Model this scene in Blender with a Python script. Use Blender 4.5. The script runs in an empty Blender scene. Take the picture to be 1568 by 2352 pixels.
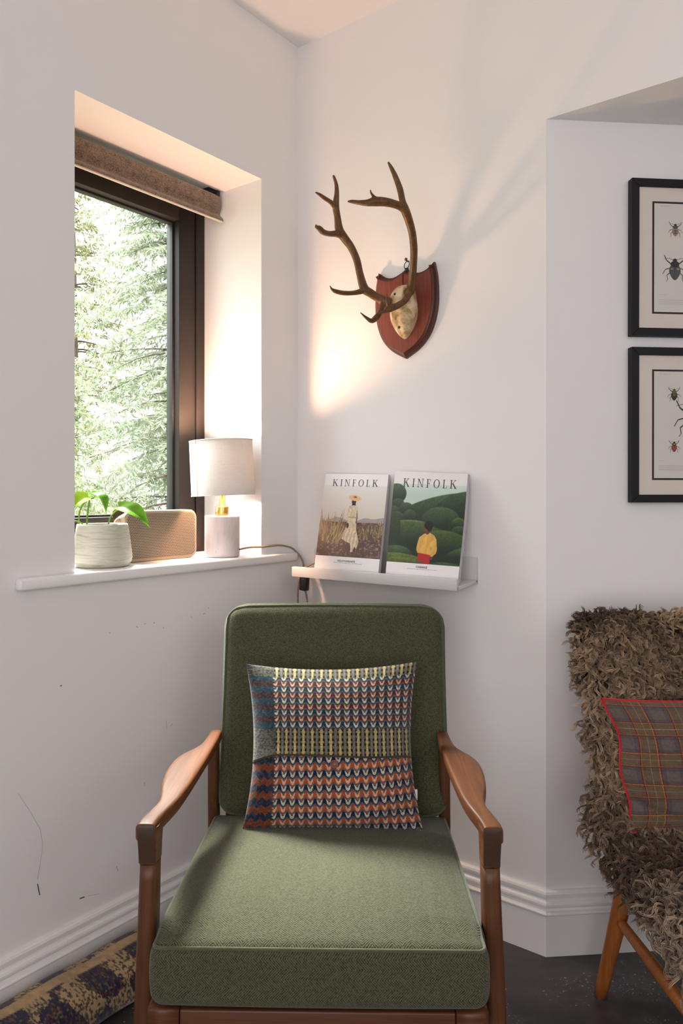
import bpy, bmesh, math, random
import numpy as np
from mathutils import Vector, Matrix, Euler

random.seed(7)
rng = np.random.default_rng(11)
S = bpy.context.scene
COL = S.collection

# ------------------------------------------------------------------ camera
F, PX, PY, EYE = 1740.0, 784.0, 1130.0, 1.2      # focal length, principal column, horizon row (1568x2352), eye height
cd = bpy.data.cameras.new('camera')
cd.sensor_fit = 'AUTO'
cd.sensor_width = 36.0
cd.lens = F / 2352.0 * 36.0
cd.shift_y = -(1176.0 - PY) / 2352.0
cd.clip_start, cd.clip_end = 0.02, 200
cam = bpy.data.objects.new('camera', cd)
cam.location = (0, 0, EYE)
cam.rotation_euler = (math.radians(90), 0, 0)
COL.objects.link(cam)
S.camera = cam

# the room's own axes: A is the window wall, B the wall with the antlers, K their corner
K = Vector((-0.1431, 2.49))
dA = Vector((-0.6060, -0.7954))
dB = Vector((0.7954, -0.6060))
RA, RB = math.atan2(0.7954, 0.6060), math.atan2(-0.6060, 0.7954)


def W(s, t, z=0.0):
    """s metres out from wall B, t metres out from wall A"""
    p = K + dA * s + dB * t
    return Vector((p.x, p.y, z))


# ------------------------------------------------------------------ world, lights, exposure
SKY = 45.0
wd = bpy.data.worlds.new('sky')
S.world = wd
wd.use_nodes = True
nt = wd.node_tree
bgn = nt.nodes['Background']
tc = nt.nodes.new('ShaderNodeTexCoord')
sp = nt.nodes.new('ShaderNodeSeparateXYZ')
rp = nt.nodes.new('ShaderNodeValToRGB')
# overcast sky: the zenith is several times brighter than the horizon
e_ = rp.color_ramp.elements
e_[0].position, e_[0].color = 0.48, (0.08, 0.08, 0.075, 1)
e_[1].position, e_[1].color = 0.53, (0.085, 0.086, 0.088, 1)
for p_, c_ in ((0.88, (0.5, 0.51, 0.53, 1)), (0.75, (0.13, 0.134, 0.14, 1)), (1.0, (0.96, 0.98, 1.0, 1))):
    k_ = e_.new(p_)
    k_.color = c_
mr = nt.nodes.new('ShaderNodeMapRange')
mr.inputs[1].default_value = -1
nt.links.new(tc.outputs['Generated'], sp.inputs[0])
nt.links.new(sp.outputs[2], mr.inputs[0])
nt.links.new(mr.outputs[0], rp.inputs[0])
nt.links.new(rp.outputs[0], bgn.inputs[0])
bgn.inputs[1].default_value = SKY


def area(name, loc, target, sx, sy, power, col, portal=False):
    l = bpy.data.lights.new(name, 'AREA')
    l.shape = 'RECTANGLE'
    l.size, l.size_y = sx, sy
    l.energy = power
    l.color = col
    o = bpy.data.objects.new(name, l)
    o.location = loc
    d = (Vector(target) - Vector(loc)).normalized()
    o.rotation_euler = d.to_track_quat('-Z', 'Y').to_euler()
    if portal:
        l.cycles.is_portal = True
    COL.objects.link(o)
    return o


area('window_daylight_portal', W(0.5, -0.405, 1.59), W(0.5, 1.0, 1.59), 0.7, 1.25, 1, (1, 1, 1), portal=True)
sl = bpy.data.lights.new('hazy_sun', 'SUN')
sl.energy = 36.0
sl.angle = math.radians(24)
sl.color = (1.0, 0.97, 0.92)
so_ = bpy.data.objects.new('hazy_sun', sl)
so_.rotation_euler = Vector((0.60, -0.82, -1.26)).to_track_quat('-Z', 'Y').to_euler()
so_.location = (-4, 6, 8)
COL.objects.link(so_)
area('rear_fill_light', W(3.56, 2.15, 1.15), W(0, 2.15, 1.15), 2.4, 2.1, 44, (0.98, 0.955, 0.965))  # added fill light behind the camera; the wall has no door
area('side_fill_light', W(1.45, 3.36, 1.75), W(1.0, 0, 1.2), 1.3, 1.2, 11, (0.95, 0.95, 0.985))  # second added fill, in front of a solid side wall without a window
BULB = 870.0

S.view_settings.view_transform = 'Standard'
S.view_settings.look = 'None'
S.view_settings.exposure = 0.0
S.view_settings.gamma = 1.0
S.view_settings.use_curve_mapping = False
S.cycles.use_denoising = True
S.cycles.max_bounces = 10
S.cycles.diffuse_bounces = 6
S.cycles.transparent_max_bounces = 12
S.cycles.caustics_reflective = False
S.cycles.caustics_refractive = False


# ------------------------------------------------------------------ helpers
def pix(x, y, Y):
    return Vector(((x - PX) / F * Y, Y, EYE + (PY - y) / F * Y))


def onB(x, y, t):
    """point seen at pixel x,y that lies t metres from wall A: returns (t, s, z)"""
    m = (x - PX) / F
    s = (K.x + dB.x * t - m * (K.y + dB.y * t)) / (0.6060 - 0.7954 * m)
    Y = K.y + dB.y * t + dA.y * s
    return t, s, EYE + (PY - y) / F * Y


def lin(c):
    c = np.asarray(c, float)
    c = c / 255.0
    return np.where(c <= 0.04045, c / 12.92, ((c + 0.055) / 1.055) ** 2.4)


def rgb(*c):
    return tuple(lin(c)) + (1.0,)


class N:
    """small node-building wrapper"""
    def __init__(self, name):
        self.m = bpy.data.materials.new(name)
        self.m.use_nodes = True
        self.t = self.m.node_tree
        self.b = self.t.nodes['Principled BSDF']
        self.out = self.t.nodes['Material Output']

    def new(self, typ, **kw):
        n = self.t.nodes.new(typ)
        for k, v in kw.items():
            setattr(n, k, v)
        return n

    def link(self, a, b):
        self.t.links.new(a, b)

    def val(self, sock, v):
        if isinstance(v, bpy.types.NodeSocket):
            self.link(v, sock)
        else:
            sock.default_value = v

    def math(self, op, a, b=0.0, c=None):
        n = self.new('ShaderNodeMath', operation=op)
        self.val(n.inputs[0], a)
        self.val(n.inputs[1], b)
        if c is not None:
            self.val(n.inputs[2], c)
        return n.outputs[0]

    def mix(self, f, a, b):
        n = self.new('ShaderNodeMix', data_type='RGBA')
        self.val(n.inputs[0], f)
        self.val(n.inputs[6], a)
        self.val(n.inputs[7], b)
        return n.outputs[2]

    def noise(self, scale, detail=2.0, rough=0.5, vec=None, dist=0.0):
        n = self.new('ShaderNodeTexNoise')
        n.inputs['Scale'].default_value = scale
        n.inputs['Detail'].default_value = detail
        n.inputs['Roughness'].default_value = rough
        n.inputs['Distortion'].default_value = dist
        if vec is not None:
            self.link(vec, n.inputs['Vector'])
        return n.outputs[0]

    def coord(self, which='Object', scale=(1, 1, 1), rot=(0, 0, 0)):
        c = self.new('ShaderNodeTexCoord')
        m = self.new('ShaderNodeMapping')
        m.inputs['Scale'].default_value = scale
        m.inputs['Rotation'].default_value = rot
        self.link(c.outputs[which], m.inputs[0])
        return m.outputs[0]

    def ramp(self, f, stops):
        n = self.new('ShaderNodeValToRGB')
        self.link(f, n.inputs[0])
        e = n.color_ramp.elements
        while len(e) < len(stops):
            e.new(0.5)
        for el, (p, c) in zip(e, stops):
            el.position = p
            el.color = c
        return n.outputs[0]

    def bump(self, h, strength=0.3, dist=0.001):
        n = self.new('ShaderNodeBump')
        n.inputs['Strength'].default_value = strength
        n.inputs['Distance'].default_value = dist
        self.link(h, n.inputs['Height'])
        self.link(n.outputs[0], self.b.inputs['Normal'])

    def set(self, color=None, rough=None, metal=None, spec=None, sheen=None):
        if color is not None:
            self.val(self.b.inputs['Base Color'], color)
        if rough is not None:
            self.val(self.b.inputs['Roughness'], rough)
        if metal is not None:
            self.b.inputs['Metallic'].default_value = metal
        if spec is not None:
            self.b.inputs['Specular IOR Level'].default_value = spec
        if sheen is not None:
            self.b.inputs['Sheen Weight'].default_value = sheen
        return self.m


def plain(name, c, rough=0.5, metal=0.0, spec=0.5, var=0.0, scale=30.0, bump=0.0, sheen=None):
    n = N(name)
    col = c
    if var or bump:
        f = n.noise(scale, 4.0, 0.6, n.coord())
    if var:
        a = tuple(max(0, x * (1 - var)) for x in c[:3]) + (1,)
        b = tuple(min(1, x * (1 + var)) for x in c[:3]) + (1,)
        col = n.mix(f, a, b)
    if bump:
        n.bump(f, bump, 0.002)
    return n.set(col, rough, metal, spec, sheen)


def wood(name, dark, light, axis=2, scale=1.0, rough=0.42, bump=0.12):
    n = N(name)
    sc = [38 * scale] * 3
    sc[axis] = 1.6 * scale
    v = n.coord('Object', sc)
    f1 = n.noise(1.0, 5.0, 0.65, v, 0.6)
    sc2 = [240 * scale] * 3
    sc2[axis] = 9 * scale
    f2 = n.noise(1.0, 3.0, 0.6, n.coord('Object', sc2))
    f = n.math('ADD', n.math('MULTIPLY', f1, 0.65), n.math('MULTIPLY', f2, 0.35))
    col = n.ramp(f, [(0.32, dark), (0.66, light)])
    n.bump(f2, bump, 0.001)
    return n.set(col, rough, spec=0.4)


def colmat(name, rough=0.7, spec=0.3, sheen=None, bump=0.0, bscale=900.0, mul=1.0):
    n = N(name)
    a = n.new('ShaderNodeAttribute', attribute_name='Col')
    if bump:
        n.bump(n.noise(bscale, 3.0, 0.7, n.coord()), bump, 0.001)
    return n.set(a.outputs['Color'], rough, spec=spec, sheen=sheen)


# ---- objects
def thing(name, label, cat, loc=(0, 0, 0), rot=(0, 0, 0), group=None):
    o = bpy.data.objects.new(name, None)
    o.empty_display_size = 0.05
    COL.objects.link(o)
    o.location = loc
    o.rotation_euler = rot
    tag(o, label, cat, group)
    return o


def tag(o, label=None, cat=None, group=None, kind=None):
    if label:
        o['label'] = label
    if cat:
        o['category'] = cat
    if group:
        o['group'] = group
    if kind:
        o['kind'] = kind
    return o


def link(name, me, mats, parent=None, loc=None, rot=None):
    o = bpy.data.objects.new(name, me)
    COL.objects.link(o)
    if not isinstance(mats, (list, tuple)):
        mats = [mats]
    for m in mats:
        me.materials.append(m)
    if parent is not None:
        o.parent = parent
    if loc is not None:
        o.location = loc
    if rot is not None:
        o.rotation_euler = rot
    return o


class MB:
    """collects shapes into one mesh"""
    def __init__(self):
        self.bm = bmesh.new()
        self.uv = self.bm.loops.layers.uv.new('UV')

    def _face(self, vs, mi=0, smooth=False, uvs=None):
        try:
            f = self.bm.faces.new(vs)
        except ValueError:
            return None
        f.material_index = mi
        f.smooth = smooth
        if uvs:
            for l, u in zip(f.loops, uvs):
                l[self.uv].uv = u
        return f

    def box(self, lo, hi, bevel=0.0, mi=0, seg=2, xf=None):
        b = bmesh.new()
        bmesh.ops.create_cube(b, size=1)
        lo, hi = Vector(lo), Vector(hi)
        for v in b.verts:
            v.co = Vector([lo[i] + (v.co[i] + 0.5) * (hi[i] - lo[i]) for i in range(3)])
        if bevel:
            bmesh.ops.bevel(b, geom=list(b.edges), offset=bevel, segments=seg, profile=0.5, affect='EDGES')
        self.merge(b, mi, bool(bevel), xf)
        return self

    def merge(self, b, mi=0, smooth=False, xf=None):
        m = {}
        for v in b.verts:
            co = v.co.copy()
            if xf is not None:
                co = xf(co) if callable(xf) else xf @ co
            m[v] = self.bm.verts.new(co)
        for f in b.faces:
            self._face([m[v] for v in f.verts], mi, smooth)
        b.free()

    def grid(self, P, mi=0, smooth=True, closeu=False, closev=False, flip=False, uv=None):
        """P[v][u] -> points"""
        nv, nu = len(P), len(P[0])
        V = [[self.bm.verts.new(P[j][i]) for i in range(nu)] for j in range(nv)]
        for j in range(nv if closev else nv - 1):
            for i in range(nu if closeu else nu - 1):
                j2, i2 = (j + 1) % nv, (i + 1) % nu
                q = [V[j][i], V[j][i2], V[j2][i2], V[j2][i]]
                u = None
                if uv is not None:
                    u = [uv(i, j), uv(i + 1, j), uv(i + 1, j + 1), uv(i, j + 1)]
                if flip:
                    q = q[::-1]
                    u = u[::-1] if u else None
                self._face(q, mi, smooth, u)
        return V

    def cap(self, ring, mi=0, flip=False, smooth=False):
        r = list(ring)
        if flip:
            r = r[::-1]
        self._face(r, mi, smooth)

    def tube(self, pts, rad, sides=10, mi=0, caps=True, flat=None):
        pts = [Vector(p) for p in pts]
        n = len(pts)
        if not hasattr(rad, '__len__'):
            rad = [rad] * n
        T = []
        for i in range(n):
            a, b = pts[max(0, i - 1)], pts[min(n - 1, i + 1)]
            T.append((b - a).normalized())
        up = Vector((0, 0, 1)) if abs(T[0].z) < 0.9 else Vector((1, 0, 0))
        X = T[0].cross(up).normalized()
        rings, L = [], 0.0
        Ls = []
        for i in range(n):
            X = (X - T[i] * X.dot(T[i])).normalized()
            Y = T[i].cross(X)
            if i:
                L += (pts[i] - pts[i - 1]).length
            Ls.append(L)
            fy = flat if flat else 1.0
            rings.append([pts[i] + X * (rad[i] * math.cos(2 * math.pi * k / sides)) + Y * (fy * rad[i] * math.sin(2 * math.pi * k / sides)) for k in range(sides)])
        V = self.grid(rings, mi, True, closeu=True, uv=lambda i, j: (i / sides, Ls[min(j, n - 1)]), flip=False)
        if caps:
            self.cap(V[0], mi, flip=True)
            self.cap(V[-1], mi)
        return self

    def lathe(self, prof, sides=40, mi=0, c=(0, 0, 0), capb=True, capt=True, smooth=True):
        rings = [[(c[0] + r * math.cos(2 * math.pi * k / sides), c[1] + r * math.sin(2 * math.pi * k / sides), c[2] + z) for k in range(sides)] for r, z in prof]
        V = self.grid(rings, mi, smooth, closeu=True)
        if capb:
            self.cap(V[0], mi, flip=True)
        if capt:
            self.cap(V[-1], mi)
        return self

    def prism(self, poly, f, w0, w1, mi=0, smooth=False):
        """poly of (u,v); f(u,v,w) -> point"""
        a = [self.bm.verts.new(f(u, v, w0)) for u, v in poly]
        b = [self.bm.verts.new(f(u, v, w1)) for u, v in poly]
        n = len(poly)
        self._face(a[::-1], mi)
        self._face(b, mi)
        for i in range(n):
            self._face([a[i], a[(i + 1) % n], b[(i + 1) % n], b[i]], mi, smooth)
        return self

    def poly(self, pts, mi=0):
        self._face([self.bm.verts.new(p) for p in pts], mi)
        return self

    def sphere(self, c, r, mi=0, u=16, v=10, sc=(1, 1, 1)):
        b = bmesh.new()
        bmesh.ops.create_uvsphere(b, u_segments=u, v_segments=v, radius=1)
        c = Vector(c)
        self.merge(b, mi, True, lambda p: Vector((p.x * r * sc[0], p.y * r * sc[1], p.z * r * sc[2])) + c)
        return self

    def build(self, name, mats, parent=None, loc=None, rot=None, fix=True, weld=0.0):
        if weld:
            bmesh.ops.remove_doubles(self.bm, verts=list(self.bm.verts), dist=weld)
        if fix:
            bmesh.ops.recalc_face_normals(self.bm, faces=list(self.bm.faces))
        me = bpy.data.meshes.new(name)
        self.bm.to_mesh(me)
        self.bm.free()
        return link(name, me, mats, parent, loc, rot)


def fast_mesh(name, verts, quads, mats, parent=None, cols=None, smooth=True, uv=None, tris=False):
    """numpy arrays -> mesh object"""
    me = bpy.data.meshes.new(name)
    verts = np.asarray(verts, np.float32).reshape(-1, 3)
    quads = np.asarray(quads, np.int32)
    k = quads.shape[1]
    me.vertices.add(len(verts))
    me.vertices.foreach_set('co', verts.ravel())
    me.loops.add(quads.size)
    me.loops.foreach_set('vertex_index', quads.ravel())
    me.polygons.add(len(quads))
    me.polygons.foreach_set('loop_start', np.arange(0, quads.size, k, dtype=np.int32))
    me.polygons.foreach_set('use_smooth', np.full(len(quads), smooth))
    me.update(calc_edges=True)
    if cols is not None:
        a = me.color_attributes.new('Col', 'FLOAT_COLOR', 'POINT')
        c4 = np.ones((len(verts), 4), np.float32)
        c4[:, :3] = np.asarray(cols, np.float32).reshape(-1, 3)
        a.data.foreach_set('color', c4.ravel())
    me.validate()
    return link(name, me, mats, parent)


def grid_quads(nv, nu, off=0, flip=False):
    j, i = np.mgrid[0:nv - 1, 0:nu - 1]
    a = (j * nu + i).ravel() + off
    q = np.stack([a, a + 1, a + nu + 1, a + nu], 1)
    return q[:, ::-1] if flip else q


def value_noise(h, w, cells, seed=0, octaves=3):
    r = np.random.default_rng(seed)
    out = np.zeros((h, w))
    amp, tot = 1.0, 0.0
    ch, cw = cells
    for _ in range(octaves):
        g = r.random((int(ch) + 2, int(cw) + 2))
        y = np.linspace(0, ch, h)[:, None]
        x = np.linspace(0, cw, w)[None, :]
        y0, x0 = np.floor(y).astype(int), np.floor(x).astype(int)
        y0, x0 = np.minimum(y0, int(ch)), np.minimum(x0, int(cw))
        fy, fx = y - y0, x - x0
        fy, fx = fy * fy * (3 - 2 * fy), fx * fx * (3 - 2 * fx)
        v = g[y0, x0] * (1 - fy) * (1 - fx) + g[y0 + 1, x0] * fy * (1 - fx) + g[y0, x0 + 1] * (1 - fy) * fx + g[y0 + 1, x0 + 1] * fy * fx
        out += amp * v
        tot += amp
        amp *= 0.5
        ch, cw = ch * 2, cw * 2
    return out / tot


def catmull(pts, n=8):
    """smooth a list of equal-length tuples"""
    P = np.array(pts, float)
    P = np.vstack([2 * P[0] - P[1], P, 2 * P[-1] - P[-2]])
    out = []
    for i in range(1, len(P) - 2):
        for k in range(n):
            t = k / n
            out.append(0.5 * ((2 * P[i]) + (-P[i - 1] + P[i + 1]) * t + (2 * P[i - 1] - 5 * P[i] + 4 * P[i + 1] - P[i + 2]) * t * t + (-P[i - 1] + 3 * P[i] - 3 * P[i + 1] + P[i + 2]) * t ** 3))
    out.append(P[-2])
    return np.array(out)


def rounded_box(mb, hx, hy, hz, r, nx=12, ny=12, nz=4, deform=None, uvf=None, mi=0):
    """box with half sizes and rounded edges, evenly gridded; uvf(axis, p) -> uv"""
    ks = [1.0, 0.577, 0.268]

    def axis(h, n):
        inner = list(np.linspace(-(h - r), h - r, n + 1))
        return [-(h - r) - r * k for k in ks] + inner + [(h - r) + r * k for k in ks[::-1]]

    A = [axis(hx, nx), axis(hy, ny), axis(hz, nz)]
    hh = Vector((hx, hy, hz))
    for ax in range(3):
        u, v = (ax + 1) % 3, (ax + 2) % 3
        for sgn in (-1, 1):
            P, UV = [], []
            for b in A[v]:
                row, ruv = [], []
                for a in A[u]:
                    p = Vector((0, 0, 0))
                    p[ax], p[u], p[v] = sgn * hh[ax], a, b
                    q = Vector([max(-(hh[i] - r), min(hh[i] - r, p[i])) for i in range(3)])
                    d = p - q
                    if d.length > 1e-9:
                        p = q + d.normalized() * r
                    ruv.append(uvf(ax, p) if uvf else (0, 0))
                    row.append(deform(p) if deform else p)
                P.append(row)
                UV.append(ruv)
            mb.grid(P, mi, True, flip=(sgn < 0), uv=lambda i, j: UV[j][i])
    return mb


def copy_thing(o, name=None):
    c = o.copy()
    COL.objects.link(c)
    for ch in list(o.children):
        d = ch.copy()
        COL.objects.link(d)
        d.parent = c
        for g in list(ch.children):
            e = g.copy()
            COL.objects.link(e)
            e.parent = d
    return c

# ------------------------------------------------------------------ materials
PAINT = plain('wall_paint', (0.80, 0.782, 0.775, 1), 0.75, spec=0.2, bump=0.06, scale=60)
CEIL = plain('ceiling_paint', (0.84, 0.82, 0.80, 1), 0.8, spec=0.2)
GLOSS = plain('white_satin_paint', (0.82, 0.805, 0.80, 1), 0.35, spec=0.4, bump=0.05, scale=80)
SCUFF = plain('scuff', (0.10, 0.09, 0.085, 1), 0.9, spec=0.1)
SCUFF2 = plain('faint_scuff', (0.50, 0.47, 0.45, 1), 0.9, spec=0.1)
ANTH = plain('anthracite_aluminium', (0.024, 0.020, 0.018, 1), 0.5, spec=0.25)
RUBBER = plain('black_gasket', (0.006, 0.006, 0.006, 1), 0.6)
BLACK = plain('black_plastic', (0.010, 0.009, 0.009, 1), 0.4)
WHITE = plain('white_lacquer', (0.57, 0.555, 0.55, 1), 0.35, spec=0.4)
BRASS = plain('brass', (0.86, 0.55, 0.17, 1), 0.28, metal=1.0)
FRAMEBLK = plain('black_frame_lacquer', (0.010, 0.010, 0.013, 1), 0.55, spec=0.25)
WALNUT = wood('walnut', rgb(70, 38, 18), rgb(122, 74, 40), axis=1)
WALNUT_V = wood('walnut_upright', rgb(60, 35, 20), rgb(102, 63, 38), axis=2)
WALNUT_X = wood('walnut_across', rgb(60, 34, 18), rgb(104, 62, 36), axis=0)
WALNUT_END = plain('walnut_end_grain', rgb(62, 40, 26), 0.38, var=0.3, scale=120)
OAKLEG = wood('amber_beech', rgb(128, 70, 28), rgb(176, 106, 50), axis=2, rough=0.32, bump=0.05)
MAHOG = wood('mahogany', rgb(88, 38, 26), rgb(134, 66, 46), axis=2, scale=1.6, rough=0.38)
MAHOG_D = wood('mahogany_edge', rgb(58, 26, 19), rgb(92, 44, 31), axis=2, scale=1.2, rough=0.34)


def concrete_floor():
    n = N('polished_concrete')
    v = n.coord()
    a = n.noise(3.0, 6.0, 0.65, v, 0.4)
    b = n.noise(45.0, 5.0, 0.7, v)
    c = n.noise(160.0, 2.0, 0.5, v)
    f = n.math('ADD', n.math('MULTIPLY', a, 0.7), n.math('MULTIPLY', b, 0.3))
    col = n.ramp(f, [(0.32, rgb(44, 42, 42)), (0.5, rgb(66, 63, 63)), (0.68, rgb(96, 94, 94))])
    m = n.math('MULTIPLY', n.math('GREATER_THAN', c, 0.66), n.math('GREATER_THAN', a, 0.52))
    col = n.mix(n.math('MULTIPLY', m, 0.7), col, rgb(190, 190, 192))
    n.bump(b, 0.08, 0.002)
    r = n.ramp(b, [(0.3, (0.30, 0.30, 0.30, 1)), (0.7, (0.48, 0.48, 0.48, 1))])
    return n.set(col, r, spec=0.5)


FLOOR = concrete_floor()


def glass_mat(name, tint=(1, 1, 1, 1), gloss=1.0):
    n = N(name)
    n.t.nodes.remove(n.b)
    tr = n.new('ShaderNodeBsdfTransparent')
    tr.inputs[0].default_value = tint
    gl = n.new('ShaderNodeBsdfGlossy')
    gl.inputs['Roughness'].default_value = 0.01
    fr = n.new('ShaderNodeFresnel')
    ge = n.new('ShaderNodeNewGeometry')
    n.link(n.math('MULTIPLY_ADD', ge.outputs['Backfacing'], 1 / 1.5 - 1.5, 1.5), fr.inputs[0])
    mx = n.new('ShaderNodeMixShader')
    n.link(n.math('MULTIPLY', fr.outputs[0], gloss), mx.inputs[0])
    n.link(tr.outputs[0], mx.inputs[1])
    n.link(gl.outputs[0], mx.inputs[2])
    n.link(mx.outputs[0], n.out.inputs[0])
    return n.m


PANE = glass_mat('window_glass', (0.97, 0.99, 0.98, 1))
PICGLASS = glass_mat('picture_glass', gloss=0.5)

# ------------------------------------------------------------------ setting
CEIL_Z, HEAD_Z, SILL_Z = 2.66, 2.172, 1.005
O0, O1 = 0.1742, 0.828           # window opening along wall A
SMAX, TMAX = 3.6, 3.4


def rbox(mb, s, t, z, bevel=0.0, mi=0):
    """box given in room axes"""
    xf = lambda p: W(p.x, p.y, p.z)
    mb.box((s[0], t[0], z[0]), (s[1], t[1], z[1]), bevel, mi, xf=xf)


def struct(name, mb, mats, label=None):
    o = mb.build(name, mats)
    tag(o, label, None, None, 'structure')
    return o


m = MB()
rbox(m, (-0.4, O0), (-0.4, 0), (0, CEIL_Z))
rbox(m, (O1, SMAX + 0.1), (-0.4, 0), (0, CEIL_Z))
rbox(m, (O0, O1), (-0.4, 0), (HEAD_Z, CEIL_Z))
rbox(m, (O0, O1), (-0.4, 0), (0, 0.9775))


def scuff(pts, w, mi):
    """thin scrape on wall A, points (s, z)"""
    for (a, b), ww in zip(zip(pts[:-1], pts[1:]), w):
        d = Vector((b[0] - a[0], b[1] - a[1]))
        n = Vector((-d.y, d.x)).normalized() * ww * 0.5
        m.poly([W(a[0] + n.x, 0.0004, a[1] + n.y), W(a[0] - n.x, 0.0004, a[1] - n.y), W(b[0] - n.x, 0.0004, b[1] - n.y), W(b[0] + n.x, 0.0004, b[1] + n.y)], mi)


def onA(x, y):
    mm = (x - PX) / F
    s = (K.x - mm * K.y) / (0.6060 - 0.7954 * mm)
    return s, EYE + (PY - y) / F * (K.y - 0.7954 * s)


for pts, w, mi in [
    ([(98, 1940), (92, 1985), (86, 2020)], [.0012, .0016], 2), ([(86, 2030), (91, 2056)], [.0026], 1),
    ([(40, 1820), (70, 1865), (92, 1905), (98, 1940)], [.0008, .001, .001], 2),
    ([(183, 2064), (194, 2060)], [.0030], 1), ([(200, 2058), (228, 2053)], [.0010], 2),
    ([(267, 1989), (271, 2001)], [.0022], 2), ([(381, 1655), (383, 1675)], [.0014], 2),
    ([(391, 1669), (396, 1662)], [.0020], 2), ([(331, 1797), (332, 1806)], [.0022], 2),
    ([(465, 1708), (470, 1698)], [.0016], 2), ([(139, 1574), (141, 1576)], [.0035], 1),
    ([(313, 1438), (316, 1441)], [.0030], 2), ([(330, 1434), (336, 1432)], [.0018], 2),
    ([(352, 1431), (355, 1430)], [.0035], 2), ([(374, 1441), (376, 1443)], [.0030], 2),
    ([(438, 1415), (440, 1420)], [.0022], 2), ([(466, 1410), (471, 1409)], [.0030], 2),
    ([(478, 1395), (480, 1398)], [.0020], 2), ([(250, 1453), (253, 1454)], [.0022], 2),
]:
    scuff([onA(*p) for p in pts], w, mi)
struct('wall_left', m, [PAINT, SCUFF, SCUFF2], 'white plastered wall with the window, scuffed below the sill')

m = MB()
rbox(m, (-0.3, 0), (-0.0, 0.85), (0, CEIL_Z))
rbox(m, (-1.5, 0), (0.85, TMAX), (HEAD_Z, CEIL_Z))
struct('wall_back', m, [PAINT], 'white plastered wall behind the antlers, running on as a header over the alcove')

# alcove wall C, turning back 42 degrees from wall B
E = Vector((0.9959, 0.0906))
EN = Vector((0.0906, -0.9959))
RC = math.atan2(0.0906, 0.9959)
PC = W(0, 0.85).to_2d()


def WC(u, q, z):
    """u along the alcove wall, q metres out from it"""
    p = PC + E * u + EN * q
    return Vector((p.x, p.y, z))


m = MB()
poly = [(0, 0), (1.3, 0), (1.3, -0.25), (0.18, -0.25)]
m.prism(poly, lambda u, q, w: WC(u, q, w), 0, HEAD_Z)
rbox(m, (-1.3, -1.2), (1.7, TMAX), (0, HEAD_Z))
struct('wall_right', m, [PAINT], 'white plastered alcove wall behind the sheepskin chair')

# walls behind the camera
m = MB()
rbox(m, (SMAX, SMAX + 0.1), (-0.1, TMAX + 0.1), (0, CEIL_Z))
struct('wall_front', m, [PAINT])
m = MB()
rbox(m, (-1.3, SMAX + 0.1), (TMAX, TMAX + 0.1), (0, CEIL_Z))
struct('wall_side', m, [PAINT])

m = MB()
rbox(m, (-1.5, SMAX + 0.1), (-0.4, TMAX + 0.1), (-0.1, 0))
struct('floor', m, [FLOOR], 'dark grey polished concrete floor')
m = MB()
rbox(m, (-1.5, SMAX + 0.1), (-0.4, TMAX + 0.1), (CEIL_Z, CEIL_Z + 0.1))
struct('ceiling', m, [CEIL], 'white ceiling')

# skirting boards: one profile swept with mitred corners
PROF = [(0, 0), (.020, 0), (.020, .104), (.0225, .107), (.0225, .110), (.020, .1125), (.013, .1145), (.012, .120), (.0155, .1225), (.0175, .126), (.0178, .131),
        (.016, .1355), (.0115, .1385), (.0095, .142), (.0095, .1465), (.013, .149), (.0135, .156), (.011, .1615), (.007, .164), (0, .164)]
path = [W(SMAX, 0).to_2d(), W(0, 0).to_2d(), W(0, 0.85).to_2d(), WC(1.3, 0, 0).to_2d()]
nrm = []
for a, b in zip(path[:-1], path[1:]):
    d = (b - a).normalized()
    nrm.append(Vector((d.y, -d.x)))
for i, nm in enumerate(['baseboard_left', 'baseboard_back', 'baseboard_right']):
    def off(k, q):
        if k == 0:
            return path[0] + nrm[0] * q
        if k == len(path) - 1:
            return path[-1] + nrm[-1] * q
        n1, n2 = nrm[k - 1], nrm[k]
        b = (n1 + n2).normalized()
        return path[k] + b * (q / b.dot(n1))
    m = MB()
    rings = []
    for k in (i, i + 1):
        rings.append([off(k, q).to_3d() + Vector((0, 0, z)) for q, z in PROF])
    m.grid(rings, 0, False)
    struct(nm, m, [GLOSS], 'white moulded skirting board')

# ------------------------------------------------------------------ window
win = bpy.data.objects.new('window_1', None)
COL.objects.link(win)
win.location = W(0.5, -0.256, SILL_Z)
tag(win, 'dark aluminium casement window with deep white reveal', None, None, 'structure')
inv = Matrix.Translation(-win.location)


def wpart(name, mb, mats, parent=win):
    bmesh.ops.transform(mb.bm, matrix=inv, verts=list(mb.bm.verts))
    return mb.build(name, mats, parent)


D0 = -0.256
m = MB()
fw = 0.036
for s, z in [((O0, O0 + fw), (0.9775, HEAD_Z)), ((O1 - fw, O1), (0.9775, HEAD_Z)), ((O0 + fw, O1 - fw), (HEAD_Z - fw, HEAD_Z)), ((O0 + fw, O1 - fw), (0.9775, 1.0565))]:
    rbox(m, s, (D0 - 0.07, D0), z, 0.0015)
wpart('window_frame', m, [ANTH])
m = MB()
g = 0.004
a0, a1, z0, z1 = O0 + fw + g, O1 - fw - g, 1.0565 + g, HEAD_Z - fw - g
sw = 0.066
for s, z in [((a0, a0 + sw), (z0, z1)), ((a1 - sw, a1), (z0, z1)), ((a0 + sw, a1 - sw), (z1 - 0.062, z1)), ((a0 + sw, a1 - sw), (z0, z0 + 0.066))]:
    rbox(m, s, (D0 - 0.065, D0 - 0.003), z, 0.0015)
rbox(m, (a0 - g, a0), (D0 - 0.06, D0 - 0.022), (z0, z1), 0, 1)
rbox(m, (a1, a1 + g), (D0 - 0.06, D0 - 0.022), (z0, z1), 0, 1)
rbox(m, (a0, a1), (D0 - 0.06, D0 - 0.022), (z1, z1 + g), 0, 1)
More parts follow.
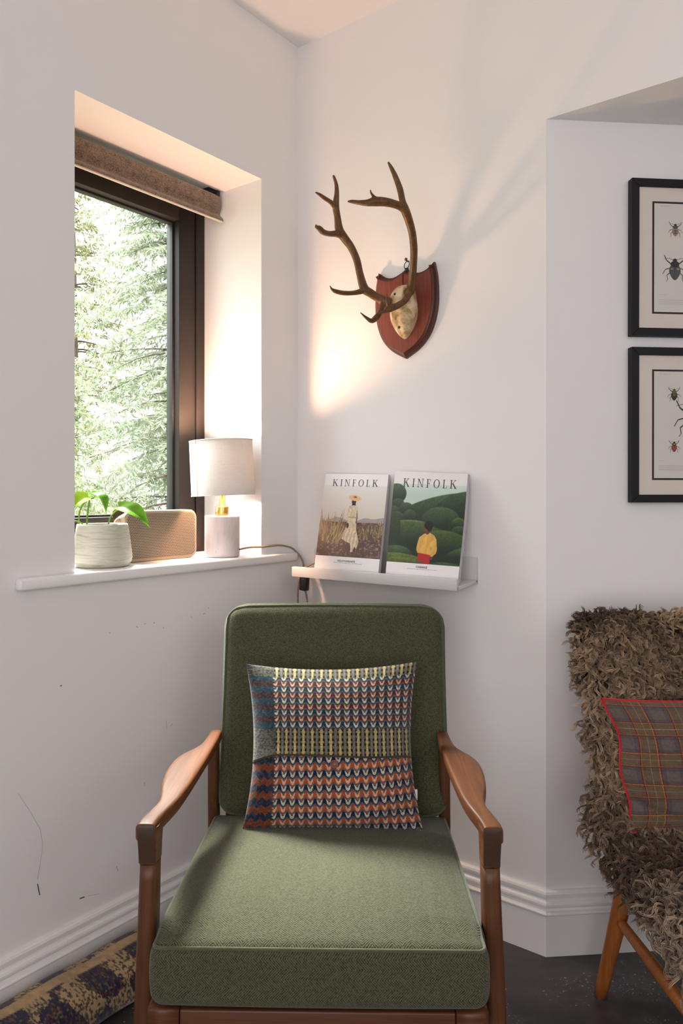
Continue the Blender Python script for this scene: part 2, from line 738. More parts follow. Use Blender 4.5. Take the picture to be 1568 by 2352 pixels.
sash = wpart('sash', m, [ANTH, RUBBER])
m = MB()
b0, b1, y0, y1 = a0 + sw, a1 - sw, z0 + 0.066, z1 - 0.062
k = 0.007
for s, z in [((b0 - .001, b0 + k), (y0, y1)), ((b1 - k, b1 + .001), (y0, y1)), ((b0, b1), (y1 - k, y1 + .001)), ((b0, b1), (y0 - .001, y0 + k))]:
    rbox(m, s, (D0 - 0.05, D0 - 0.028), z, 0.001)
wpart('gasket', m, [RUBBER])
m = MB()
rbox(m, (b0 - .003, b1 + .003), (D0 - 0.045, D0 - 0.041), (y0 - .003, y1 + .003))
wpart('pane', m, [PANE])
m = MB()
rbox(m, (0.0234, 0.9813), (0.0, 0.0238), (0.977, SILL_Z), 0.006)
rbox(m, (O0, O1), (D0, 0.012), (0.9775, SILL_Z - 0.0002))
wpart('window_sill', m, [GLOSS])['label'] = 'white painted timber sill with rounded nose'

# ------------------------------------------------------------------ outdoors
LEAF = N('conifer_needles')
a = LEAF.new('ShaderNodeAttribute', attribute_name='Col')
tl = LEAF.new('ShaderNodeBsdfTranslucent')
LEAF.link(a.outputs['Color'], tl.inputs[0])
mx = LEAF.new('ShaderNodeMixShader')
mx.inputs[0].default_value = 0.4
LEAF.set(a.outputs['Color'], 0.6, spec=0.3)
LEAF.link(LEAF.b.outputs[0], mx.inputs[1])
LEAF.link(tl.outputs[0], mx.inputs[2])
LEAF.link(mx.outputs[0], LEAF.out.inputs[0])
LEAF = LEAF.m
BARK = plain('bark', rgb(70, 54, 42), 0.9, var=0.3, scale=25)
LAWN = plain('grass', rgb(70, 76, 52), 0.9, var=0.4, scale=20)

m = MB()
for s0, s1, t0, t1 in [(-6, 10, -14, -0.4)]:
    rbox(m, (s0, s1), (t0, t1), (-0.14, -0.04))
lawn = m.build('lawn', [LAWN])
tag(lawn, 'sunlit grass outside the window', 'grass', None, 'stuff')


def conifer(x, y, h, r, n, seed, label, base, tip, blade=(0.05, 0.10), bare=0.35):
    """trunk and drooping sprays of needles, each spray a fan of blades along a twig"""
    rg = np.random.default_rng(seed)
    t = thing('conifer_tree', label, 'tree', (x, y, -0.05), group='trees outside the window')
    mb = MB()
    mb.tube([(0, 0, 0.011), (0.03, 0, h * 0.5), (0, 0.02, h)], [0.06, 0.04, 0.010], 8)
    V, Q, C = [], [], []
    nb = n
    for i in range(nb):
        z = h * (bare * 0.3 + (1 - bare * 0.3) * rg.random() ** 0.8)
        ang = rg.random() * 2 * math.pi
        L = r * (1.05 - z / h) ** 0.7 * (0.6 + 0.5 * rg.random())
        droop = 0.25 + 0.35 * rg.random()
        d = np.array([math.cos(ang), math.sin(ang)])
        pts = []
        for k in range(8):
            f = k / 7
            pts.append([d[0] * L * f, d[1] * L * f, z + 0.15 * L * f - droop * L * f * f])
        pts = np.array(pts)
        if i % 4 == 0:
            mb.tube(pts[:6], list(np.linspace(0.012, 0.003, 6)), 4)
        m_ = int(40 + 110 * L)
        f = 0.2 + 0.8 * rg.random(m_) ** 0.7
        k0 = np.minimum((f * 7).astype(int), 6)
        w = (f * 7 - k0)[:, None]
        p = pts[k0] * (1 - w) + pts[k0 + 1] * w
        side = np.where(rg.random(m_) < 0.5, -1, 1)[:, None]
        perp = np.array([-d[1], d[0], 0])
        dirv = perp * side * (0.5 + 0.5 * rg.random((m_, 1))) + np.array([d[0], d[1], 0]) * (0.6 * rg.random((m_, 1))) + np.array([0, 0, -1]) * (0.15 + 0.8 * rg.random((m_, 1)))
        dirv += rg.normal(0, 0.25, (m_, 3))
        dirv /= np.linalg.norm(dirv, axis=1)[:, None]
        ln = (blade[0] + (blade[1] - blade[0]) * rg.random((m_, 1))) * (1.2 - 0.4 * f[:, None])
        wd_ = np.cross(dirv, rg.normal(0, 1, (m_, 3)))
        wd_ /= np.linalg.norm(wd_, axis=1)[:, None]
        ww = ln * 0.07
        off = sum(len(a_) for a_ in V)
        v4 = np.stack([p, p + dirv * ln * 0.45 + wd_ * ww, p + dirv * ln, p + dirv * ln * 0.45 - wd_ * ww], 1).reshape(-1, 3)
        v4[:, 2] = np.maximum(v4[:, 2], 0.08)
        V.append(v4)
        Q.append(np.arange(m_ * 4).reshape(-1, 4) + off)
        g = rg.random((m_, 1))
        c = np.array(base) * (1 - g) + np.array(tip) * g
        C.append(np.repeat(c * (0.75 + 0.5 * rg.random((m_, 1))), 4, 0))
    mb.build('trunk', [BARK], t)
    fo = fast_mesh('foliage', np.vstack(V), np.vstack(Q), [LEAF], t, np.vstack(C), smooth=False)
    return t


conifer(-2.35, 5.0, 4.9, 1.15, 600, 3, 'loose pale green conifer with drooping sprays, left of the view through the window', lin((86, 98, 70)), lin((152, 162, 124)))
conifer(-1.22, 6.3, 5.8, 1.60, 980, 4, 'blue green conifer filling the view through the window', lin((88, 100, 78)), lin((156, 164, 138)))
conifer(-3.05, 8.6, 5.0, 1.5, 300, 5, 'yellowish conifer standing farthest behind the other two', lin((76, 78, 46)), lin((118, 116, 76)))

# ------------------------------------------------------------------ roller blind
def felt_mat(name, c, var=0.5, scale=700):
    n = N(name)
    f = n.noise(scale, 3.0, 0.7, n.coord())
    f2 = n.noise(60, 3.0, 0.6, n.coord())
    g = n.math('ADD', n.math('MULTIPLY', f, 0.75), n.math('MULTIPLY', f2, 0.25))
    a = tuple(x * (1 - var) for x in c[:3]) + (1,)
    b = tuple(min(1, x * (1 + var)) for x in c[:3]) + (1,)
    col = n.ramp(g, [(0.36, a), (0.64, b)])
    n.bump(f, 0.3, 0.001)
    return n.set(col, 0.95, spec=0.1, sheen=0.3)


BLIND = felt_mat('brown_felt', rgb(124, 104, 88), 0.75, 360)
blind = thing('roller_blind', 'brown felt roller blind drawn up at the head of the window', 'blind', W(0.5, -0.19, 2.125), (0, 0, RA))
# local x runs along the wall toward the corner, local -y faces the room
X0, X1 = 0.5 - 0.818, 0.5 - 0.187
prof = []
for k in range(9):
    prof.append((-0.024 * math.cos(math.radians(90 - 11.25 * k)) , 0.012 + 0.024 * math.sin(math.radians(90 - 11.25 * k))))
prof += [(-0.0255, 0.0), (-0.025, -0.012), (-0.021, -0.022), (-0.019, -0.030), (-0.022, -0.036), (-0.030, -0.043), (-0.035, -0.050), (-0.036, -0.057)]
sm = catmull(prof, 3)
m = MB()
th = 0.004
ring = [(y, z) for y, z in sm] + [(y + th, z) for y, z in sm[::-1]]
nseg = 20
xs = np.linspace(X0, X1, nseg)
V = m.grid([[(x, y, z) for y, z in ring] for x in xs], 0, True, closeu=True)
m.cap(V[0])
m.cap(V[-1], flip=True)
m.build('blind_fabric', [BLIND], blind)
m = MB()
m.box((X0 + .002, -0.0385, -0.061), (X1 - .002, -0.030, -0.056), 0.002)
m.build('bottom_bar', [plain('bar_pale', (0.55, 0.48, 0.42, 1), 0.4)], blind)
m = MB()
m.tube([(X0 + .003, 0.0, 0.012), (X1 - .003, 0.0, 0.012)], 0.019, 18)
m.build('roller_tube', [plain('tube_grey', (0.3, 0.28, 0.27, 1), 0.5)], blind)
for x in (X0 - 0.002, X1 - 0.012):
    m = MB()
    m.box((x, -0.018, -0.004), (x + 0.014, 0.016, 0.0468), 0.002)
    m.box((x + 0.001, -0.012, 0.030), (x - 0.03 if x > 0 else x + 0.045, 0.012, 0.0468), 0.002)
    m.build('bracket', [BLACK], blind)

# ------------------------------------------------------------------ table lamp
def stone_mat():
    n = N('pale_stone')
    f = n.noise(14, 5, 0.6, n.coord('Object', (1, 1, 0.4)), 0.6)
    f2 = n.noise(160, 3, 0.6, n.coord('Object', (1, 1, 0.5)))
    col = n.ramp(f, [(0.3, rgb(196, 182, 180)), (0.6, rgb(222, 212, 210)), (0.8, rgb(202, 190, 186))])
    col = n.mix(n.math('MULTIPLY', n.math('GREATER_THAN', f2, 0.70), 0.35), col, rgb(150, 136, 130))
    return n.set(col, 0.6, spec=0.3)


LX, LY = -0.3606, 2.29
lamp = thing('table_lamp', 'small lit table lamp with pale stone base and white drum shade on the sill', 'lamp', (LX, LY, SILL_Z))
m = MB()
m.lathe([(0.048, 0), (0.051, 0.002), (0.0525, 0.006), (0.0525, 0.119), (0.0515, 0.1225), (0.049, 0.1245)], 56)
m.build('lamp_base', [stone_mat()], lamp)
m = MB()
m.lathe([(0.0198, 0.1245), (0.0202, 0.126), (0.0202, 0.149), (0.0196, 0.151), (0.0102, 0.1515), (0.0102, 0.154), (0.0090, 0.1545), (0.0090, 0.196)], 32)
m.build('neck', [BRASS], lamp)
SH = N('shade_linen')
f = SH.noise(1.0, 3, 0.6, SH.coord('Object', (60, 60, 700)))
colr = SH.ramp(f, [(0.3, (0.80, 0.77, 0.73, 1)), (0.7, (0.88, 0.86, 0.83, 1))])
tl = SH.new('ShaderNodeBsdfTranslucent')
tl.inputs[0].default_value = (0.62, 0.55, 0.46, 1)
mx = SH.new('ShaderNodeMixShader')
mx.inputs[0].default_value = 0.175
SH.set(colr, 0.85, spec=0.15)
SH.link(SH.b.outputs[0], mx.inputs[1])
SH.link(tl.outputs[0], mx.inputs[2])
SH.link(mx.outputs[0], SH.out.inputs[0])
m = MB()
r0, r1, zh = 0.0952, 0.0945, 0.082
m.lathe([(r0, -zh), (r1, zh), (r1 - 0.002, zh), (r0 - 0.002, -zh), (r0, -zh)], 72, capb=False, capt=False)
for zz, rr in ((-zh, r0), (zh, r1)):
    m.tube([(rr * math.cos(a), rr * math.sin(a), zz) for a in np.linspace(0, 2 * math.pi, 73)], 0.0014, 6, caps=False)
ang = math.radians(226)
m.box((-0.004, -0.0008, -zh), (0.004, 0.0008, zh), 0.0004, xf=Matrix.Translation((0.0957 * math.cos(ang), 0.0957 * math.sin(ang), 0)) @ Matrix.Rotation(ang + math.pi / 2, 4, 'Z'))
m.build('lamp_shade', [SH.m], lamp, (0.0, 0, 0.2675), (0, math.radians(-2.6), 0))
BE = N('bulb_glow')
BE.t.nodes.remove(BE.b)
em = BE.new('ShaderNodeEmission')
em.inputs[0].default_value = (1.0, 0.58, 0.36, 1)
em.inputs[1].default_value = BULB
BE.link(em.outputs[0], BE.out.inputs[0])
m = MB()
m.lathe([(0.010, 0.0), (0.012, 0.006), (0.022, 0.024), (0.026, 0.038), (0.024, 0.052), (0.016, 0.061), (0.004, 0.0645)], 24)
m.build('bulb', [BE.m], lamp, (0, 0, 0.262))
m = MB()
m.lathe([(0.0125, 0.196), (0.0130, 0.198), (0.0130, 0.262), (0.011, 0.264)], 20)
m.build('bulb_holder', [BRASS], lamp)


def cord_mat():
    n = N('braided_cord')
    c = n.new('ShaderNodeUVMap')
    s_ = n.new('ShaderNodeSeparateXYZ')
    n.link(c.outputs[0], s_.inputs[0])
    f = n.math('FRACT', n.math('ADD', n.math('MULTIPLY', s_.outputs[1], 330.0), n.math('MULTIPLY', s_.outputs[0], 1.0)))
    f = n.math('GREATER_THAN', f, 0.5)
    return n.set(n.mix(f, rgb(36, 30, 26), rgb(196, 172, 142)), 0.9, spec=0.1)


cp = [pix(549, 1262, 2.285), pix(575, 1257, 2.315), pix(602, 1256, 2.343), pix(640, 1252.5, 2.40), pix(668, 1258, 2.437), pix(683, 1271, 2.455), pix(692, 1283, 2.452), pix(696.5, 1297, 2.442),
      pix(696, 1310, 2.43), pix(689, 1323, 2.42), pix(684.5, 1345, 2.42), pix(684, 1380, 2.42), pix(685, 1425, 2.42), pix(694, 1450, 2.42), pix(705, 1425, 2.42), pix(705, 1380, 2.42), pix(700, 1352, 2.42),
      pix(698.5, 1337, 2.42), pix(697, 1322, 2.425), pix(699, 1310, 2.425), pix(704, 1302, 2.41), pix(714, 1296.5, 2.40), pix(724, 1292, 2.395)]
cp = [Vector(p) - Vector((LX, LY, SILL_Z)) for p in cp]
m = MB()
m.tube([Vector(p) for p in catmull([tuple(p) for p in cp], 8)], 0.0031, 10)
cord = m.build('cord', [cord_mat()], lamp)
cord['label'] = 'black and beige braided cord'
m = MB()
sw_ = Vector(pix(699, 1338, 2.42)) - Vector((LX, LY, SILL_Z))
M_ = Matrix.Translation(sw_) @ Matrix.Rotation(RB, 4, 'Z') @ Matrix.Rotation(0.08, 4, 'Y')
m.box((-0.014, -0.011, -0.026), (0.014, 0.011, 0.026), 0.005, xf=M_, seg=3)
m.box((-0.007, -0.0125, -0.014), (0.007, -0.008, 0.014), 0.002, xf=M_)
m.build('cord_switch', [BLACK], cord)

# ------------------------------------------------------------------ speaker
def perforated():
    n = N('perforated_champagne_metal')
    u = n.new('ShaderNodeUVMap')
    s_ = n.new('ShaderNodeSeparateXYZ')
    n.link(u.outputs[0], s_.inputs[0])
    P = 0.0052
    row = n.math('FLOOR', n.math('DIVIDE', s_.outputs[1], P * 0.866))
    offx = n.math('MULTIPLY', n.math('MODULO', n.math('ABSOLUTE', row), 2.0), 0.5)
    fx = n.math('SUBTRACT', n.math('FRACT', n.math('ADD', n.math('DIVIDE', s_.outputs[0], P), offx)), 0.5)
    fy = n.math('MULTIPLY', n.math('SUBTRACT', n.math('FRACT', n.math('DIVIDE', s_.outputs[1], P * 0.866)), 0.5), 0.866)
    d = n.math('SQRT', n.math('ADD', n.math('MULTIPLY', fx, fx), n.math('MULTIPLY', fy, fy)))
    hole = n.math('LESS_THAN', d, 0.29)
    n.bump(n.math('SUBTRACT', 1.0, hole), 0.4, 0.001)
    return n.set(n.mix(hole, rgb(158, 142, 122), rgb(22, 18, 15)), 0.5, metal=0.15, spec=0.4)


CHAMP = plain('champagne_metal', rgb(172, 156, 136), 0.42, metal=0.2)
spk = thing('speaker', 'beige perforated metal speaker with rounded corners on the sill, between plant pot and lamp', 'speaker', W(0.480, -0.119, SILL_Z), (0, 0, RA))
hw, hh, ht = 0.130, 0.0715, 0.021


def rrect(hx, hy, r, n=8):
    out = []
    for cx, cy, a0_ in ((hx - r, hy - r, 0), (-hx + r, hy - r, 90), (-hx + r, -hy + r, 180), (hx - r, -hy + r, 270)):
        for k in range(n + 1):
            a = math.radians(a0_ + 90 * k / n)
            out.append((cx + r * math.cos(a), cy + r * math.sin(a)))
    return out


m = MB()
rings = []
for q, y in ((0.004, -ht + 0.0), (0.001, -ht + 0.0015), (0, -ht + 0.004), (0, ht - 0.004), (0.001, ht - 0.0015), (0.004, ht)):
    rings.append([(u, y, v + hh) for u, v in rrect(hw - q, hh - q, 0.026 - q)])
V = m.grid(rings, 0, True, closeu=True)
m.cap(V[0], flip=True)
m.cap(V[-1])
m.build('speaker_body', [CHAMP], spk)
m = MB()
gr = rrect(hw - 0.0085, hh - 0.0085, 0.018)
vs = [m.bm.verts.new((u, -ht - 0.0006, v + hh)) for u, v in gr]
m._face(vs, 0, False, [(u, v + 0.3) for u, v in gr])
vb = [m.bm.verts.new((u, -ht + 0.001, v + hh)) for u, v in gr]
for i in range(len(gr)):
    j = (i + 1) % len(gr)
    m._face([vs[i], vs[j], vb[j], vb[i]], 0)
m.build('speaker_grille', [perforated()], spk)
m = MB()
st = catmull([(-hw + 0.004, 0.004, 0.062), (-hw - 0.012, 0.004, 0.066), (-hw - 0.017, 0.004, 0.09), (-hw - 0.010, 0.004, 0.118), (-hw + 0.004, 0.004, 0.122)], 6)
m.tube(st, 0.0055, 8, flat=0.3)
m.build('leather_strap', [plain('tan_leather', rgb(186, 116, 66), 0.6)], spk)

# ------------------------------------------------------------------ plant
def travertine():
    n = N('ribbed_travertine')
    v = n.coord('Object', (6, 6, 75), (0.25, 0.1, 0))
    f = n.noise(1.0, 4, 0.6, v, 1.2)
    p = n.noise(95, 3, 0.6, n.coord('Object', (1, 1, 2.2)))
    col = n.ramp(f, [(0.34, rgb(170, 162, 148)), (0.5, rgb(208, 203, 191)), (0.66, rgb(186, 179, 166))])
    pit = n.math('GREATER_THAN', p, 0.715)
    col = n.mix(n.math('MULTIPLY', pit, 0.55), col, rgb(128, 116, 100))
    n.bump(f, 0.2, 0.001)
    return n.set(col, 0.8, spec=0.2)


PXW, PYW = -0.6275, 1.99
plant = thing('potted_plant', 'leafy pot plant in a cream ribbed stone pot on the left end of the sill', 'plant', (PXW, PYW, SILL_Z))
m = MB()
m.lathe([(0.060, 0), (0.066, 0.002), (0.0735, 0.012), (0.0760, 0.022), (0.0755, 0.032), (0.0715, 0.065), (0.0665, 0.099), (0.0648, 0.109), (0.0635, 0.1115), (0.0605, 0.1115), (0.0590, 0.108), (0.060, 0.094)], 64, capt=False)
m.build('pot', [travertine()], plant)
m = MB()
m.lathe([(0.002, 0.093), (0.030, 0.095), (0.0605, 0.092)], 32, capb=True, capt=False)
m.build('soil', [plain('soil', rgb(58, 44, 34), 0.95, var=0.5, scale=200, bump=0.5)], plant)
STEM = plain('stem_green', rgb(120, 158, 50), 0.5)


def leaf_mat(name, c1, c2):
    n = N(name)
    f = n.noise(40, 3, 0.6, n.coord())
    col = n.mix(f, c1, c2)
    n.set(col, 0.22, spec=0.6)
    tl_ = n.new('ShaderNodeBsdfTranslucent')
    n.link(n.mix(0.4, col, rgb(190, 226, 40)), tl_.inputs[0])
    mx_ = n.new('ShaderNodeMixShader')
    mx_.inputs[0].default_value = 0.45
    n.link(n.b.outputs[0], mx_.inputs[1])
    n.link(tl_.outputs[0], mx_.inputs[2])
    n.link(mx_.outputs[0], n.out.inputs[0])
    return n.m


LEAFG = leaf_mat('leaf_green', rgb(74, 126, 34), rgb(126, 172, 58))
LEAFD = plain('leaf_dry', rgb(92, 70, 56), 0.8)
org = Vector((PXW, PYW, SILL_Z))


def stem(pts, r=0.0022):
    m_ = MB()
    pp = [Vector(pix(*p)) - org for p in pts]
    m_.tube(catmull([tuple(p) for p in pp], 6), r, 8)
    return m_.build('stem', [STEM], plant)


def leaf(base, tip, width, up, mat, curl=0.2, fold=0.25, name='leaf', th=0.0006):
    """heart shaped leaf from base to tip (world points), 'up' leaf normal hint"""
    b, t = Vector(base) - org, Vector(tip) - org
    ax = t - b
    L = ax.length
    ax.normalize()
    sd = ax.cross(Vector(up)).normalized()
    nn = sd.cross(ax)
    rows = []
    nu, nv = 11, 16
    for j in range(nv + 1):
        v = j / nv
        wv = width * (math.sin(math.pi * min(1, v * 0.86 + 0.14)) ** 0.75) * (1 - v * 0.25) * (0.999 - v ** 6)
        row = []
        for i in range(nu):
            u = i / (nu - 1) * 2 - 1
            back = -0.12 * L * (abs(u) ** 1.5) * max(0, 1 - v * 3)
            h = curl * L * math.sin(v * math.pi * 0.8) - curl * L * 1.1 * v * v + fold * wv * abs(u) + 0.012 * L * math.sin(v * 9 + u * 3)
            row.append(b + ax * (v * L + back) + sd * (u * wv * 0.5) + nn * h)
        rows.append(row)
    m_ = MB()
    V_ = m_.grid(rows, 0, True)
    low = [[p - nn * th for p in r_] for r_ in rows]
    m_.grid(low, 0, True, flip=True)
    return m_.build(name, [mat], plant, fix=False)


stem([(181, 1206, 1.985), (182, 1180, 1.985), (188, 1162, 1.98), (201, 1148, 1.975)])
stem([(199.5, 1207, 1.995), (200, 1190, 1.995), (203, 1165, 1.99), (206, 1143, 1.985)], 0.0026)
stem([(249, 1206, 1.97), (252, 1192, 1.96), (259, 1181, 1.95), (271, 1171, 1.94)])
stem([(190, 1204, 1.96), (182, 1199, 1.95), (168, 1196, 1.94)], 0.0020)
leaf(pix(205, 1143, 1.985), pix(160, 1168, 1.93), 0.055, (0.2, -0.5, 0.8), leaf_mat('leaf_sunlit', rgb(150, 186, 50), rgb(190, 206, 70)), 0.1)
leaf(pix(208, 1136, 1.985), pix(248, 1176, 1.97), 0.045, (0.5, -0.25, 0.85), LEAFG, 0.25)
leaf(pix(205, 1141, 1.985), pix(226, 1142, 2.05), 0.026, (0, -0.2, 1), LEAFG, 0.1)
leaf(pix(271, 1166, 1.94), pix(347, 1206, 1.93), 0.052, (0.30, -0.62, 0.72), LEAFG, 0.22, 0.18)
leaf(pix(286, 1178, 1.95), pix(258, 1200, 1.97), 0.030, (-0.4, -0.7, 0.4), LEAFD, 0.1, 0.5, 'dry_leaf')

# ------------------------------------------------------------------ picture ledge and magazines (root on wall B; local x = along the wall, local y = into the wall)
SZ = 0.9445
ledge = thing('picture_ledge', 'white picture ledge holding two magazines, screwed to the wall beside the corner', 'shelf', W(0, 0.367, SZ), (0, 0, RB))
hl = 0.2875
tilt = lambda p: Vector((p.x, p.y, p.z + 0.09 * (p.y + 0.0) + 0.006))
m = MB()
m.box((-hl, -0.120, -0.0005), (hl, 0, 0.0085), 0.0008, xf=tilt)
m.build('ledge_board', [WHITE], ledge)
m = MB()
m.box((-hl, -0.0125, 0.0), (hl, -0.0003, 0.0745), 0.001)
m.build('back_panel', [WHITE], ledge)
m = MB()
m.box((-hl, -0.1225, -0.001), (hl, -0.1105, 0.0290), 0.0012, xf=tilt)
m.build('front_lip', [WHITE], ledge)


def srgb_canvas(h, w, c):
    return np.ones((h, w, 3)) * np.asarray(c, float)


def blend(img, mask, c, a=1.0):
    mk = np.clip(mask, 0, 1)[..., None] * a
    img[:] = img * (1 - mk) + np.asarray(c, float) * mk


def ell(U, V, cx, cy, rx, ry, rot=0.0, soft=0.08):
    x, y = U - cx, V - cy
    c, s = math.cos(rot), math.sin(rot)
    d = np.sqrt(((x * c + y * s) / rx) ** 2 + ((-x * s + y * c) / ry) ** 2)
    return np.clip((1 - d) / soft + 0.5, 0, 1)


def polym(U, V, pts):
    """crisp polygon mask"""
    ins = np.zeros(U.shape, bool)
    n = len(pts)
    for i in range(n):
        x1, y1 = pts[i]
        x2, y2 = pts[(i + 1) % n]
        if y1 == y2:
            continue
        c = ((y1 > V) != (y2 > V)) & (U < (x2 - x1) * (V - y1) / (y2 - y1) + x1)
        ins ^= c
    return ins.astype(float)


CH, CW = 330, 236
VV, UU = np.mgrid[0:CH, 0:CW]
VV, UU = VV / (CH - 1) * 1.0575, UU / (CW - 1)     # the foot of each cover is hidden behind the lip


def cover_field():
    """figure in a cream dress and wide straw hat on a dry field"""
    n1 = value_noise(CH, CW, (60, 42), 1, 3)
    n2 = value_noise(CH, CW, (9, 7), 2, 3)
    im = srgb_canvas(CH, CW, (226, 222, 222))
    t = np.clip((VV - 0.10) / 0.42, 0, 1)[..., None]
    sky = np.array([214, 211, 210]) * (1 - t) + np.array([196, 184, 172]) * t
    mk = np.clip((VV - 0.115) / 0.02, 0, 1)[..., None]
    im = im * (1 - mk) + sky * mk
    hill = 0.505 - 0.045 * np.exp(-((UU - 1.02) / 0.2) ** 2) - 0.03 * np.exp(-((UU - 0.72) / 0.1) ** 2) - 0.035 * np.exp(-((UU - 0.28) / 0.12) ** 2)
    blend(im, (VV > hill) * 1.0, (150, 142, 142))
    fld = VV > 0.512 + 0.012 * n2
    c = np.array([88, 66, 58]) * (0.55 + 0.9 * n1[..., None]) * (0.75 + 0.5 * n2[..., None])
    c += (n1[..., None] > 0.66) * np.array([42, 34, 38])
    im = np.where(fld[..., None], c, im)
    low = np.clip((VV - 0.78) / 0.1, 0, 1)
    blend(im, low * 0.45, (74, 62, 46))
    r = np.random.default_rng(4)
    for k in range(70):                         # spiky leaves, left
        bx, by = r.uniform(-0.05, 0.36), r.uniform(0.62, 0.76)
        a = r.normal(-0.05 + (bx - 0.16) * 2.6, 0.35)
        L = r.uniform(0.14, 0.30)
        tx, ty = bx + math.sin(a) * L * 0.95, by - math.cos(a) * L
        w = r.uniform(0.007, 0.014)
        col = np.array([142, 124, 82]) * r.uniform(0.55, 1.25) + r.normal(0, 6, 3)
        blend(im, polym(UU, VV, [(bx - w, by), (tx, ty), (bx + w, by)]), col)
    for k in range(80):                         # grasses, right
        bx, by = r.uniform(0.64, 1.05), r.uniform(0.60, 0.70)
        a = r.normal(0, 0.35)
        L = r.uniform(0.06, 0.14)
        w = r.uniform(0.004, 0.009)
        col = np.array([132, 116, 76]) * r.uniform(0.5, 1.2)
        blend(im, polym(UU, VV, [(bx - w, by), (bx + math.sin(a) * L, by - math.cos(a) * L), (bx + w, by)]), col)
    skin, dress = (48, 32, 28), np.array([222, 202, 174])
    blend(im, polym(UU, VV, [(0.545, 0.72), (0.575, 0.72), (0.575, 0.84), (0.55, 0.84)]), skin)
    blend(im, polym(UU, VV, [(0.60, 0.72), (0.63, 0.72), (0.615, 0.83), (0.595, 0.83)]), skin)
    blend(im, ell(UU, VV, 0.515, 0.300, 0.034, 0.034), skin)
    blend(im, polym(UU, VV, [(0.495, 0.31), (0.54, 0.31), (0.555, 0.35), (0.48, 0.35)]), skin)
    body = polym(UU, VV, [(0.45, 0.345), (0.50, 0.338), (0.545, 0.338), (0.578, 0.355), (0.590, 0.44), (0.586, 0.50), (0.60, 0.60), (0.655, 0.72), (0.63, 0.80), (0.595, 0.77), (0.575, 0.83), (0.545, 0.835), (0.535, 0.745), (0.46, 0.725), (0.385, 0.70), (0.43, 0.57), (0.452, 0.47), (0.43, 0.50), (0.415, 0.47), (0.43, 0.40)])
    fold = 0.88 + 0.11 * np.sin(UU * 120 + 8 * n2 + VV * 10) * np.clip((VV - 0.4) * 3, 0.2, 1) + 0.25 * (n1 - 0.5)
    im = im * (1 - body[..., None]) + dress * fold[..., None] * body[..., None]
    blend(im, polym(UU, VV, [(0.575, 0.37), (0.598, 0.46), (0.592, 0.53), (0.578, 0.53), (0.58, 0.46)]), (78, 54, 44))
    blend(im, ell(UU, VV, 0.455, 0.555, 0.02, 0.03), (62, 42, 36))
    blend(im, polym(UU, VV, [(0.452, 0.462), (0.588, 0.462), (0.588, 0.475), (0.452, 0.475)]), (150, 130, 98), 0.7)
    blend(im, ell(UU, VV, 0.523, 0.260, 0.098, 0.031, 0.10), (212, 172, 118))
    blend(im, ell(UU, VV, 0.526, 0.252, 0.036, 0.012, 0.10), (176, 136, 88))
    blend(im, ell(UU, VV, 0.53, 0.249, 0.020, 0.007), (96, 66, 42))
    blend(im, (VV > 0.885) * 1.0, (226, 223, 224))
    return im


